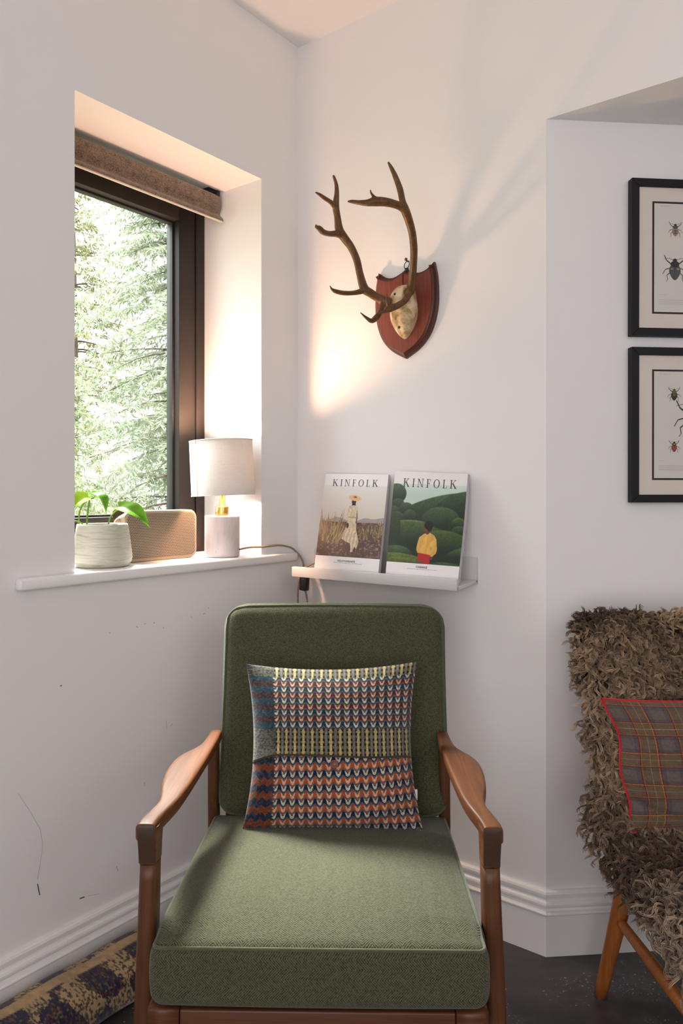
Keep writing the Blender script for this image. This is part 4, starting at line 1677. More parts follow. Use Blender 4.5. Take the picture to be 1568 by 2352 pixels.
for sx in (-1, 1):
    # arm: outline in plan (y, outer x, inner x, top z, thickness)
    A_ = [(-0.016, .324, .2895, .612, .030), (0.005, .3225, .2880, .6135, .030), (0.035, .3165, .2830, .6145, .029), (0.075, .3090, .2740, .6165, .028), (0.11, .3130, .2690, .618, .027), (0.15, .3220, .2655, .6195, .026), (0.19, .3275, .2632, .6205, .0255),
          (0.24, .3310, .2612, .6215, .0255), (0.29, .3285, .2598, .622, .0255), (0.325, .3180, .2590, .622, .0255), (0.355, .3030, .2585, .622, .0255), (0.385, .2920, .2585, .622, .0255), (0.43, .2885, .2585, .622, .0255), (0.485, .287, .260, .622, .025)]
    q = catmull(A_, 4)
    stns = []
    for y, xo, xi, zt, th_ in q:
        stns.append((((xo + xi) / 2 * sx, y, zt - th_ / 2), ((xo - xi) / 2, 0, 0), (0, 0, th_ / 2)))
    m = loft(stns, 28, 5.0)
    # front knee: block that turns down onto the leg
    B_ = [(.5375, .3215, .2885, -0.0110, 0.036), (.552, .3215, .2882, -0.0125, 0.037), (.570, .3220, .2880, -0.0145, 0.040), (.586, .3205, .2872, -0.0158, 0.043), (.597, .3180, .2860, -0.0160, 0.047), (.6045, .3155, .2860, -0.0145, 0.050)]
    q = catmull(B_, 4)
    stns = [(((xo + xi) / 2 * sx, (ya + yb) / 2, z), ((xo - xi) / 2, 0, 0), (0, (yb - ya) / 2, 0)) for z, xo, xi, ya, yb in q]
    loft(stns, 28, 5.0, mb=m)
    arm = m.build('armrest', [WALNUT], chair)
    m = MB()
    # dark end-grain face of the knee, a shallow pad
    q = [(.541, .3195, .2905), (.556, .3195, .2902), (.574, .3200, .2900), (.590, .3208, .2902), (.601, .3214, .2908), (.607, .3215, .2915), (.6100, .3190, .2935)]
    fr = [(.541, -.0112), (.556, -.0127), (.574, -.0147), (.590, -.0163), (.601, -.0169), (.607, -.0168), (.6100, -.0163)]
    rows = []
    for (z, xo, xi), (_, y) in zip(q, fr):
        rows.append([((xi + (xo - xi) * k / 4) * sx, y - 0.0006, z) for k in range(5)])
    m.grid(rows, 0, True)
    m.build('end_grain', [WALNUT_END], arm)
    # front leg
    L_ = [(0.0, .3440, .3160, 0.010, 0.036), (0.12, .3400, .3080, 0.004, 0.040), (0.30, .3330, .2980, -0.004, 0.042), (0.42, .3270, .2920, -0.008, 0.040), (0.5365, .3213, .2887, -0.0108, 0.0358)]
    q = catmull(L_, 4)
    stns = [(((xo + xi) / 2 * sx, (ya + yb) / 2, z), ((xo - xi) / 2, 0, 0), (0, (yb - ya) / 2, 0)) for z, xo, xi, ya, yb in q]
    loft(stns, 24, 3.2).build('leg', [WALNUT_V], chair)
    # rear leg, raked, rising to carry the arm
    L_ = [(0.0, .300, .270, 0.56, 0.60), (0.25, .296, .266, 0.49, 0.535), (0.45, .291, .2645, 0.455, 0.492), (0.615, .2875, .262, 0.440, 0.474)]
    q = catmull(L_, 4)
    stns = [(((xo + xi) / 2 * sx, (ya + yb) / 2, z), ((xo - xi) / 2, 0, 0), (0, (yb - ya) / 2, 0)) for z, xo, xi, ya, yb in q]
    loft(stns, 24, 3.2).build('leg', [WALNUT_V], chair)
    # side rail
    m = MB()
    m.box((min(sx * .2685, sx * .292), -0.05, .272), (max(sx * .2685, sx * .292), 0.50, .318), 0.006, seg=3)
    m.build('side_rail', [WALNUT], chair)
    # back upright
    m = MB()
    xf = Matrix.Translation((sx * 0.245, 0.535, 0.33)) @ Matrix.Rotation(math.radians(-14.5), 4, 'X')
    m.box((-0.016, -0.012, 0), (0.016, 0.012, 0.52), 0.005, xf=xf)
    m.build('back_upright', [WALNUT_V], chair)

m = MB()
m.box((-0.2345, -0.0665, .268), (0.2345, -0.028, .3195), 0.004, seg=3)
m.build('front_rail', [WALNUT_X], chair)
for sx in (-1, 1):
    m = MB()
    st_ = [((sx * .2355, -.0475, .2938), (0, .0188, 0), (0, 0, .0256)), ((sx * .270, -.0475, .2938), (0, .0188, 0), (0, 0, .0256)), ((sx * .285, -.046, .2938), (0, .0178, 0), (0, 0, .0246)), ((sx * .2915, -.043, .2938), (0, .0140, 0), (0, 0, .021))]
    loft(st_, 24, 6.0).build('rail_end', [WALNUT_X], chair)
m = MB()
m.box((-0.268, 0.46, .268), (0.268, 0.49, .310), 0.004)
m.build('rear_rail', [WALNUT_X], chair)
for k in range(6):
    m = MB()
    y = 0.02 + 0.08 * k
    m.box((-0.268, y, .316 - 0.0028 * k), (0.268, y + 0.035, .330 - 0.0028 * k), 0.003)
    m.build('seat_slat', [WALNUT_X], chair)
for k in range(3):
    m = MB()
    xf = Matrix.Translation((0, 0.535, 0.33)) @ Matrix.Rotation(math.radians(-14.5), 4, 'X')
    z = 0.16 + 0.14 * k
    m.box((-0.232, -0.008, z), (0.232, 0.008, z + 0.05), 0.004, xf=xf)
    m.build('back_slat', [WALNUT_X], chair)

# seat cushion
shx, shy, shz, sr = 0.2815, 0.2750, 0.0540, 0.022
sc_y, sc_z = 0.192, 0.3930


def seat_def(p):
    x, y, z = p
    fx, fy = x / shx, y / shy
    bow = -0.020 * (1 - fx * fx) * max(0, -fy) ** 2
    y2 = y + bow
    bulge = 1 + 0.018 * (1 - (z / shz) ** 2) * max(0, abs(fx)) if abs(fx) > 0.8 else 1
    x2 = x * bulge * (1 + 0.012 * max(0, -fy)) * (1 - 0.012 * max(0, fy))
    cr = (1 - abs(fx) ** 3) * (1 - abs(fy) ** 3)
    z2 = z + (0.020 * cr if z > 0 else 0) - 0.010 * (fx * fx) * (fy < -0.8)
    tiltz = -0.035 * (y + shy)
    return Vector((x2 + 0.003, sc_y + y2, sc_z + z2 + tiltz))


def seat_uv(ax, p):
    if ax == 2:
        return (p.x + 1, p.y + 1)
    if ax == 1:
        return (p.z + 1.3, p.x + 1)
    return (p.z + 1.3, p.y + 1)


m = MB()
rounded_box(m, shx, shy, shz, sr, 24, 24, 6, seat_def, seat_uv)
seat = m.build('seat_cushion', [GREEN], chair, weld=1e-5)


def piping(hx, hy, z, r, dfm, rad, n=14):
    pts = []
    loop = rrect(hx, hy, r, 6)
    dense = []
    for i in range(len(loop)):
        a, b = Vector(loop[i]), Vector(loop[(i + 1) % len(loop)])
        k = max(1, int((b - a).length / 0.03))
        for j in range(k):
            dense.append(a.lerp(b, j / k))
    dense.append(dense[0])
    return [dfm(Vector((p.x, p.y, z))) for p in dense]


d = sr * 0.28
m = MB()
m.tube(piping(shx - d, shy - d, shz - d, 0.012, seat_def, .003), 0.0032, 8, caps=False)
m.build('piping', [GREENP], seat)

# back cushion
bhx, bhy, bhz, br = 0.2830, 0.0480, 0.2560, 0.034
lean = math.radians(-14.8)
BM = Matrix.Translation((0.010, 0.440, 0.424)) @ Matrix.Rotation(lean, 4, 'X')


def back_def(p):
    x, y, z = p
    fx, fz = x / bhx, z / bhz
    cr = (1 - abs(fx) ** 4) * (1 - abs(fz) ** 4)
    y2 = y - (0.012 * cr if y < 0 else -0.008 * cr)
    x2 = x * (1 - 0.012 * (1 - fz * fz) + 0.0)
    z2 = z + 0.004 * (1 - fx * fx) * (z > 0)
    # soften the outline corners
    k = max(0, abs(fx) - 0.80) / 0.20 * max(0, abs(fz) - 0.80) / 0.20
    x2 -= math.copysign(0.012 * k, x)
    z2 -= math.copysign(0.012 * k, z)
    return BM @ Vector((x2, y2 + bhy, z2 + bhz))


def back_uv(ax, p):
    if ax == 1:
        return (p.x + 1, p.z + 1)
    if ax == 2:
        return (p.x + 1, p.y + 1)
    return (p.y + 1, p.z + 1)


m = MB()
rounded_box(m, bhx, bhy, bhz, br, 22, 4, 20, back_def, back_uv)
backc = m.build('back_cushion', [GREEN], chair, weld=1e-5)
for yy in (-1, 1):
    m = MB()
    d = br * 0.28
    pts = piping(bhx - d, bhz - d, 0, 0.026, lambda p: back_def(Vector((p.x, yy * (bhy - d), p.y))), .003)
    m.tube(pts, 0.0030, 8, caps=False)
    m.build('piping', [GREENP], backc)

# ------------------------------------------------------------------ knitted cushion leaning on the back cushion
KNIT = colmat('felted_wool_knit', 0.95, 0.06, sheen=0.25, bump=0.6, bscale=620)
kc = [pix(565, 1525, 1.80), pix(957, 1520, 1.80), pix(557, 1903, 1.700), pix(972, 1911, 1.700)]
korg = Vector((-0.02, 1.70, kc[2].z))
kn = thing('cushion', 'square knitted cushion with zigzag rows, buttoned flap and yellow bands, on the green armchair', 'cushion', korg)
TLk, TRk, BLk, BRk = [c - korg for c in kc]
kx = ((TRk - TLk) + (BRk - BLk)).normalized()
ky = ((TLk - BLk) + (TRk - BRk)).normalized()
kn_ = ky.cross(kx).normalized()
if kn_.y > 0:
    kn_ = -kn_


def knit_surface(U, V, side, lift=0.0, T=0.062):
    """U right, V down in 0..1"""
    a = np.array
    # edges sag between the corners
    x, y = 2 * U - 1, 2 * V - 1
    sx = 0.022 * (1 - y ** 2)
    U2 = U + np.where(x < 0, 1, -1) * sx / 0.41 * np.abs(x) ** 2 * 1.0
    top = 0.016 * (1 - x ** 2)
    V2 = V + np.clip(-y, 0, 1) ** 2 * top / 0.37 - np.clip(y, 0, 1) ** 2 * (0.006 * (1 - x ** 2)) / 0.37
    P = (a(TLk) * ((1 - U2) * (1 - V2))[..., None] + a(TRk) * (U2 * (1 - V2))[..., None] + a(BLk) * ((1 - U2) * V2)[..., None] + a(BRk) * (U2 * V2)[..., None])
    prof = (np.clip(1 - np.abs(x) ** 2.4, 0, 1) ** 0.62) * (np.clip(1 - np.abs(y) ** 2.4, 0, 1) ** 0.62)
    h = T * prof
    # creases toward the lower corners
    h -= 0.010 * np.exp(-((U - 0.12 - 0.10 * (V - 0.8)) / 0.035) ** 2) * np.clip((V - 0.60) * 5, 0, 1) * np.clip((1.0 - V) * 6, 0, 1)
    h -= 0.009 * np.exp(-((V - 0.95 + 0.35 * (U - 0.75)) / 0.030) ** 2) * np.clip((U - 0.62) * 6, 0, 1) * np.clip((0.98 - U) * 6, 0, 1)
    return P + a(kn_) * (side * (h + 0.002) + lift)[..., None]


def knit_colors(U, V, upper):
    r = np.random.default_rng(3 if upper else 4)
    NC = 19.2
    teal, brown, lil = np.array([28, 62, 74]), np.array([88, 48, 40]), np.array([98, 94, 102])
    navy, orange = np.array([30, 40, 62]), np.array([172, 84, 46])
    white, pink = np.array([208, 200, 180]), np.array([222, 176, 146])
    out = np.zeros(U.shape + (3,))
    c = np.abs(2 * np.mod(U * NC + 0.25, 1) - 1)              # 0 at the foot of each V
    wave = 0.55 * c
    rowh = 0.0375 if upper else 0.0418
    v = V + (0.0 if upper else (-0.035 * (U - 0.2) * np.clip(U - 0.2, 0, 1) * 2.0)) * -1.0
    y = v / rowh + wave
    row = np.floor(y).astype(int)
    fy = y - row
    odd = (row % 2 == 0)[..., None]
    c1 = np.where(odd, teal if upper else navy, brown if upper else orange)
    c2 = np.where(odd, white, pink)
    out[:] = lil
    dark = (fy < 0.72)
    out = np.where(dark[..., None], c1, out)
    light = (fy < 0.56) & (c < 0.62 - 0.28 * np.clip(fy / 0.56, 0, 1) + 0.05) & ~((fy < 0.12) & (c < 0.22))
    felt = np.clip((0.165 + 0.006 * np.sin(V * 300) - U) / 0.01, 0, 1)   # plain felted edge panel
    light = light & (felt < 0.5)
    out = np.where(light[..., None], c2, out)
    n = value_noise(U.shape[0], U.shape[1], (90, 90), 8, 2)
    fcol = np.where(odd, (teal if upper else navy) * 0.9 + np.array([4, 8, 10]), (brown if upper else orange) * 0.72)
    fcol = np.where((n > 0.60)[..., None], fcol * 0.55 + np.array([40, 40, 46]), fcol)
    out = out * (1 - felt[..., None]) + fcol * felt[..., None]
    if upper:
        for v0, v1 in ((-0.1, 0.072), (0.405, 0.60)):       # basket stitch bands
            band = (V >= v0) & (V < v1)
            cc = np.mod(U * NC, 1)
            rr = np.mod((V - v1) / 0.060, 1)
            b = np.zeros(U.shape + (3,)) + np.array([96, 90, 72])
            b = np.where((np.abs(rr - 0.5) < 0.2)[..., None], np.array([112, 104, 62]), b)
            hole = (np.abs(np.abs(cc - 0.5) - 0.25) < 0.085) & (np.abs(np.abs(rr - 0.5) - 0.27) < 0.13)
            b = np.where(hole[..., None], np.array([26, 24, 28]), b)
            b = np.where((np.abs(cc - 0.5) > 0.40)[..., None], np.array([122, 118, 126]), b)
            ln_ = (np.abs(cc - 0.5) < 0.105) & ~(np.abs(cc - 0.5) < 0.022)
            b = np.where(ln_[..., None], np.array([214, 200, 160]), b)
            dot = ((cc - 0.5) / 0.20) ** 2 + ((np.mod(rr + 0.5, 1) - 0.5) / 0.20) ** 2 < 1
            b = np.where(dot[..., None], np.array([188, 164, 98]), b)
            fel = (U < 0.165)
            fb = np.where((n > 0.56)[..., None], np.array([58, 56, 58]), np.array([98, 98, 84]))
            b = np.where(fel[..., None], fb, b)
            out = np.where(band[..., None], b, out)
    st = r.random((140, 150))
    jj = np.minimum((V * 139).astype(int), 139)
    ii = np.minimum((U * 149).astype(int), 149)
    k = 0.78 + 0.34 * st[np.clip(jj, 0, 139), np.clip(ii, 0, 149)] + 0.16 * (n - 0.5)
    return 0.80 * lin(np.clip(out, 0, 255)) * (k ** 1.4)[..., None]


nu = 430
nv = 400
U, V = np.meshgrid(np.linspace(0, 1, nu), np.linspace(0, 1, nv))
fr_ = knit_surface(U, V, 1.0)
nb = 60
Ub, Vb = np.meshgrid(np.linspace(0, 1, nb), np.linspace(0, 1, nb))
bk_ = knit_surface(Ub, Vb, -1.0, 0.0, 0.030)
cf = knit_colors(U, V, False)
vs_ = np.vstack([fr_.reshape(-1, 3), bk_.reshape(-1, 3)])
qs_ = np.vstack([grid_quads(nv, nu, 0), grid_quads(nb, nb, nu * nv, True)])
cs_ = np.vstack([cf.reshape(-1, 3), np.tile(lin((60, 58, 62)), (nb * nb, 1))])
cover = fast_mesh('cushion_cover', vs_, qs_, [KNIT], kn, cs_)
nvf = 250
U, V0 = np.meshgrid(np.linspace(0.0, 1.0, nu), np.linspace(0.0, 1.0, nvf))
edge = 0.567 + 0.040 * np.clip((0.16 - U) / 0.16, 0, 1) ** 1.2 + 0.006 * np.sin(U * 7 + 2.6) + 0.014 * np.clip((U - 0.9) / 0.1, 0, 1) ** 2
V = V0 * edge
lift = np.where(V0 > 0.985, 0.0030, 0.0042 + 0.004 * np.clip((V - 0.5) / 0.08, 0, 1) * np.abs(np.sin(U * 6.2)) ** 2)
fl_ = knit_surface(U, V, 1.0) + np.array(kn_) * lift[..., None]
cfl = knit_colors(U, V, True)
hem = (V0 > 0.978)
cfl[hem] = lin((70, 64, 44)) * (0.6 + 0.8 * rng.random(hem.sum())[:, None])
lip = fl_[-1] - np.array(kn_) * 0.004
vs_ = np.vstack([fl_.reshape(-1, 3), lip])
q2 = np.stack([np.arange(nu - 1) + (nvf - 1) * nu, np.arange(1, nu) + (nvf - 1) * nu, np.arange(1, nu) + nvf * nu, np.arange(nu - 1) + nvf * nu], 1)
fast_mesh('cushion_flap', vs_, np.vstack([grid_quads(nvf, nu), q2]), [KNIT], kn, np.vstack([cfl.reshape(-1, 3), np.tile(lin((60, 54, 40)), (nu, 1))]))
c1_ = Vector(knit_surface(np.array([[0.512]]), np.array([[0.607]]), 1.0)[0, 0]) + kn_ * 0.004
Mb = Matrix.Translation(c1_) @ kn_.to_track_quat('Z', 'Y').to_matrix().to_4x4()
m = MB()
b_ = MB()
b_.lathe([(0.0088, -0.001), (0.0092, 0.001), (0.0088, 0.0030), (0.0072, 0.0036), (0.0062, 0.0026), (0.001, 0.0024)], 28)
m.merge(b_.bm, 0, True, Mb)
for sx, sy in ((-1, 1), (1, 1), (-1, -1), (1, -1)):
    b_ = MB()
    b_.lathe([(0.0010, 0.0020), (0.0010, 0.0030)], 10)
    m.merge(b_.bm, 1, False, Mb @ Matrix.Translation((sx * 0.0018, sy * 0.0018, 0)))
m.build('button', [plain('brown_button', rgb(112, 58, 40), 0.35), BLACK], kn)
e_ = Vector(knit_surface(np.array([[1.0]]), np.array([[0.79]]), 1.0)[0, 0])
m = MB()
m.box((-0.003, -0.0006, -0.012), (0.004, 0.0006, 0.012), 0.0003, xf=Matrix.Translation(e_))
m.build('label_tag', [plain('white_tape', rgb(224, 220, 212), 0.8)], kn)

# ------------------------------------------------------------------ wooden chair under a sheepskin (back to the alcove wall)
SX0, SXC = 0.575, 0.875
sch = thing('wooden_chair', 'wooden chair with round splayed amber legs, draped in brown sheepskin, right of the armchair', 'chair', (SXC, 1.55, 0))
so = Vector((SXC, 1.55, 0))
foot = pix(1378, 2284, 1.805)
foot.z = 0
topl = pix(1437, 2035, 1.775)
dl = (topl - foot)
topl2 = foot + dl * 1.9
legs_w = [(foot, topl2), (Vector((0.640, 1.330, 0)), Vector((0.715, 1.365, 0.40)))]
legs = []
for a, b in legs_w:
    legs.append((a - so, b - so))
    legs.append((Vector((-(a - so).x, (a - so).y, 0)), Vector((-(b - so).x, (b - so).y, (b - so).z))))


def turned(a, b, r0, r1, r2, n=14):
    m_ = MB()
    pts, rr = [], []
    for k in range(n + 1):
        f = k / n
        pts.append(a.lerp(b, f))
        rr.append(r0 + (r1 - r0) * min(1, f / 0.55) if f < 0.55 else r1 + (r2 - r1) * (f - 0.55) / 0.45)
    m_.tube(pts, rr, 20)
    return m_


for a, b in legs:
    turned(a, b, 0.0145, 0.0225, 0.019).build('leg', [OAKLEG], sch)
for i in (0, 1):
    (a0, b0), (a1, b1) = legs[i], legs[i + 2]
    p = a0.lerp(b0, 0.195 / b0.z)
    q = a1.lerp(b1, 0.195 / b1.z)
    turned(p, q, 0.0105, 0.0145, 0.0105).build('stretcher', [OAKLEG], sch)
(a0, b0), (a1, b1) = legs[0], legs[1]
turned(a0.lerp(b0, 0.24 / b0.z), a1.lerp(b1, 0.24 / b1.z), 0.0095, 0.0125, 0.0095).build('stretcher', [OAKLEG], sch)
m = MB()
m.box((-0.265, -0.245, 0.352), (0.265, 0.165, 0.382), 0.012, seg=3)
m.build('seat', [OAKLEG], sch)
BT = Matrix.Translation((0, 0.205, 0.37)) @ Matrix.Rotation(math.radians(-11), 4, 'X')
m = MB()
m.box((-0.275, -0.010, 0.0), (0.265, 0.010, 0.47), 0.008, xf=BT, seg=3)
m.build('backrest', [OAKLEG], sch)

# sheepskin: centre line profile (y, z), left edge x, all in world metres
skin = thing('sheepskin', 'shaggy brown sheepskin thrown over the wooden chair, curling over its back and seat', 'sheepskin', (SXC, 1.55, 0.37))
ko = Vector((SXC, 1.55, 0.37))
prof = [(1.885, .700, .590, .0), (1.893, .800, .575, .0), (1.885, .868, .572, .1), (1.848, .894, .568, .2), (1.812, .868, .566, .3), (1.790, .800, .575, .3), (1.770, .730, .588, .4), (1.748, .655, .592, .5), (1.722, .575, .594, .5), (1.695, .505, .550, .5), (1.655, .442, .556, .6),
        (1.590, .410, .588, .8), (1.500, .402, .596, .9), (1.400, .403, .600, 1.), (1.325, .402, .606, 1.), (1.282, .385, .612, 1.), (1.268, .340, .618, 1.), (1.268, .285, .628, 1.), (1.272, .225, .640, 1.)]
prof = [(y_, z_, x_ + 0.024 - 0.024 * math.exp(-((z_ - 0.66) / 0.08) ** 2) * (y_ < 1.8), s_) for y_, z_, x_, s_ in prof]
pr = catmull(prof, 6)
nv = len(pr)
seg = np.r_[0, np.cumsum(np.linalg.norm(np.diff(pr[:, :2], axis=0), axis=1))]
nuS = 70
XR = 1.19
rr_ = np.random.default_rng(9)
wx = value_noise(nv, nuS, (14, 10), 21, 3) - 0.5
tan = np.gradient(pr[:, :2], axis=0)
tan /= np.linalg.norm(tan, axis=1)[:, None]
norm2 = np.stack([-tan[:, 1], tan[:, 0]], 1)              # (y,z) pointing out of the fleece side
# decide orientation: on the seat the normal must point up
mid = np.argmin(np.abs(pr[:, 0] - 1.45))
if norm2[mid, 1] < 0:
    norm2 = -norm2
GX = np.zeros((nv, nuS, 3))
GN = np.zeros((nv, nuS, 3))
for j in range(nv):
    xl = pr[j, 2]
    seatness = pr[j, 3]
    roll = 0.035 + 0.014 * seatness                         # how far the edge turns over
    for i in range(nuS):
        f = (i / (nuS - 1)) ** 1.15
        w = f * (XR - xl + 2 * roll) - roll
        if w < 0:
            a = min(1.4, -w / 0.030)
            rad = 0.030
            x = xl - rad * math.sin(a) * 0.5 + 0.0
            drop = rad * (1 - math.cos(a)) + max(0, -w - 1.4 * rad)
            nx, nn = -math.sin(a), math.cos(a)
        elif w > XR - xl:
            e = w - (XR - xl)
            a = min(1.4, e / 0.030)
            x = XR + 0.015 * math.sin(a)
            drop = 0.030 * (1 - math.cos(a)) + max(0, e - 0.042)
            nx, nn = math.sin(a), math.cos(a)
        else:
            x = xl + w
            drop = 0
            nx, nn = 0, 1
        h = 0.022 * wx[j, i]
        GX[j, i] = (x, pr[j, 0] + norm2[j, 0] * (h - drop), pr[j, 1] + norm2[j, 1] * (h - drop))
        GN[j, i] = (nx, nn * norm2[j, 0], nn * norm2[j, 1])
GN /= np.linalg.norm(GN, axis=2)[..., None]
HIDE = plain('hide', rgb(52, 40, 32), 0.95, spec=0.05)
fast_mesh('hide', (GX - np.array(ko)).reshape(-1, 3), grid_quads(nv, nuS), [HIDE], skin)

# wool: locks of fine strands that curl together
TANG = np.zeros((nv, nuS, 3))
TANG[:, :, 1] = tan[:, 0][:, None]
TANG[:, :, 2] = tan[:, 1][:, None]


def wool(nlocks, xmin, xmax, strands, seed, nseg=11, r0=0.00080):
    r = np.random.default_rng(seed)
    # sample surface by area
    A = np.linalg.norm(np.cross(GX[1:, :-1] - GX[:-1, :-1], GX[:-1, 1:] - GX[:-1, :-1]), axis=2)
    cx_ = 0.5 * (GX[:-1, :-1, 0] + GX[1:, 1:, 0])
    A = np.where((cx_ >= xmin) & (cx_ < xmax), A, 0).ravel()
    pick = r.choice(len(A), nlocks, p=A / A.sum())
    j, i = np.divmod(pick, nuS - 1)
    fj, fi = r.random((nlocks, 1)), r.random((nlocks, 1))
    bl = lambda G: (G[j, i] * (1 - fj) * (1 - fi) + G[j + 1, i] * fj * (1 - fi) + G[j, i + 1] * (1 - fj) * fi + G[j + 1, i + 1] * fj * fi)
    p, nrm_, tg = bl(GX), bl(GN), bl(TANG)
    nrm_ /= np.linalg.norm(nrm_, axis=1)[:, None]
    sj = np.interp(j + fj[:, 0], np.arange(nv), pr[:, 3])
    vpar = (j + fj[:, 0]) / nv
    clump = value_noise(64, 64, (7, 5), 5, 3)
    cl = clump[np.minimum((vpar * 63).astype(int), 63), np.clip(((p[:, 0] - 0.5) / 0.8 * 63).astype(int), 0, 63)]
    length = (0.030 + 0.018 * r.random(nlocks)) * (0.85 + 0.5 * sj)
    ang = r.random(nlocks) * 2 * math.pi
    side = np.stack([np.cos(ang), np.zeros(nlocks), np.zeros(nlocks)], 1)
    grav = np.array([0, 0, -1.0])
    comb = tg * (0.35 + 0.45 * sj[:, None]) + grav * 0.35 + np.array([1.0, 0, 0]) * (r.normal(0, 0.45, (nlocks, 1))) + r.normal(0, 0.25, (nlocks, 3))
    d0 = nrm_ * 0.85 + comb * 0.35
    d0 /= np.linalg.norm(d0, axis=1)[:, None]
    d1 = nrm_ * 0.15 + comb * 0.9 + grav * 0.15
    d1 /= np.linalg.norm(d1, axis=1)[:, None]
    # curl frame
    ux = np.cross(d1, r.normal(0, 1, (nlocks, 3)))
    ux /= np.linalg.norm(ux, axis=1)[:, None]
    uy = np.cross(d1, ux)
    turns = r.uniform(0.8, 1.8, nlocks) * np.where(r.random(nlocks) < 0.5, -1, 1)
    ph = r.random(nlocks) * 6.28
    crad = length * r.uniform(0.12, 0.24, nlocks)
    # colour per lock: dark root, brown to straw tips
    tone = np.clip(0.42 + 2.2 * (cl - 0.5) + r.normal(0, 0.26, nlocks), 0, 1)[:, None]
    warm = np.clip(1.15 - vpar * 1.1 + r.normal(0, 0.12, nlocks), 0, 1)[:, None]
    tip_d, tip_l = lin((84, 58, 38)), lin((206, 172, 132))
    tip_g = lin((176, 152, 138))
    tipc = tip_d * (1 - tone) + (tip_l * warm + tip_g * (1 - warm)) * tone
    rootc = lin((42, 30, 22)) * (0.7 + 0.6 * r.random((nlocks, 1)))
    spread = 0.0042 + 0.0024 * r.random(nlocks)
    VS, CS = [], []
    K_ = nseg + 1
    fs = np.linspace(0, 1, K_)
    for s_ in range(strands):
        a = r.random(nlocks) * 6.28
        rad = spread * np.sqrt(r.random(nlocks))
        ox = np.cos(a) * rad
        oy = np.sin(a) * rad
        lf = length * r.uniform(0.82, 1.08, nlocks)
        pos = p + ux * ox[:, None] + uy * oy[:, None] - nrm_ * 0.003
        path_ = []
        cur = pos.copy()
        jit = r.normal(0, 0.05, (nlocks, 3))
        for k, f_ in enumerate(fs):
            if k:
                dd = d0 * (1 - f_) + d1 * f_ + jit * f_
                dd /= np.linalg.norm(dd, axis=1)[:, None]
                cur = cur + dd * (lf / nseg)[:, None]
            th_ = ph + turns * 6.28 * f_ + (s_ / strands) * 0.25
            cr = crad * f_
            pinch = f_ ** 1.1 * 0.84
            pp = cur + ux * (np.cos(th_) * cr - np.cos(ph) * 0)[:, None] + uy * (np.sin(th_) * cr)[:, None]
            pp = pp - (ux * ox[:, None] + uy * oy[:, None]) * pinch
            path_.append(pp)
        path_ = np.stack(path_, 1)                          # L,K,3
        tg_ = np.gradient(path_, axis=1)
        tg_ /= np.linalg.norm(tg_, axis=2)[..., None] + 1e-9
        sx_ = np.cross(tg_, uy[:, None, :])
        sx_ /= np.linalg.norm(sx_, axis=2)[..., None] + 1e-9
        sy_ = np.cross(tg_, sx_)
        w = r0 * (1.25 - 0.95 * fs ** 2)[None, :, None] * np.ones((nlocks, 1, 1))
        ring = [path_ + (sx_ * math.cos(q_) + sy_ * math.sin(q_)) * w for q_ in (0.3, 2.39, 4.49)]
        VS.append(np.stack(ring, 2).reshape(-1, 3))         # L,K,3sides
        g_ = (fs ** 0.8)[None, :, None]
        cc = rootc[:, None, :] * (1 - g_) + tipc[:, None, :] * g_
        cc = cc * (0.85 + 0.3 * r.random((nlocks, 1, 1)))
        CS.append(np.repeat(cc[:, :, None, :], 3, 2).reshape(-1, 3))
    VS, CS = np.vstack(VS), np.vstack(CS)
    nst = nlocks * strands
    base = (np.arange(nst) * K_ * 3)[:, None, None]
    kk = (np.arange(nseg) * 3)[None, :, None]
    c_ = np.arange(3)[None, None, :]
    c2 = (np.arange(3) + 1)[None, None, :] % 3
    Q = np.stack([base + kk + c_, base + kk + c2, base + kk + 3 + c2, base + kk + 3 + c_], -1).reshape(-1, 4)
    return VS, Q, CS


WOOL = colmat('sheep_wool', 0.8, 0.12, sheen=0.2)
v1, q1, c1 = wool(7600, 0.3, 0.86, 9, 31, 9, 0.00085)
v2, q2, c2 = wool(1300, 0.86, 1.4, 6, 32, 8, 0.0017)
fl = fast_mesh('fleece', np.vstack([v1, v2]) - np.array(ko), np.vstack([q1, q2 + len(v1)]), [WOOL], skin, np.vstack([c1, c2]))

# ------------------------------------------------------------------ tartan cushion on the sheepskin
def tartan(U, V):
    im = np.zeros(U.shape + (3,)) + np.array([96, 86, 80.])
    n = value_noise(U.shape[0], U.shape[1], (120, 120), 41, 2)

    def stripes(a, per, off):
        x = np.mod(a + off, per) / per
        return x
    x, y = stripes(U, 0.235, 0.205), stripes(V, 0.232, 0.128)
    for t in (x, y):
        band = (t > 0.30) & (t < 0.70)
        im = np.where(band[..., None], im * 0.55 + np.array([104, 74, 40]) * 0.45, im)
        nav = ((t > 0.16) & (t < 0.28)) | ((t > 0.72) & (t < 0.84))
        im = np.where(nav[..., None], im * 0.72 + np.array([52, 50, 70]) * 0.28, im)
        gr = (t > 0.40) & (t < 0.60)
        im = np.where(gr[..., None], im * 0.6 + np.array([98, 88, 76]) * 0.4, im)
    for t, o in ((x, V), (y, U)):
        dash = (np.mod(o * 230, 1) < 0.62)
        for c, w, col in ((0.275, 0.014, (104, 46, 40)), (0.725, 0.014, (104, 46, 40)), (0.30, 0.0085, (176, 122, 64)), (0.70, 0.0085, (176, 122, 64)), (0.5, 0.0075, (150, 136, 114))):
            ln_ = (np.abs(t - c) < w)
            if col[0] > 130:
                ln_ = ln_ & dash
            im = np.where(ln_[..., None], np.array(col, float), im)
    k = 0.80 + 0.4 * n
    return lin(np.clip(im, 0, 255)) * k[..., None]


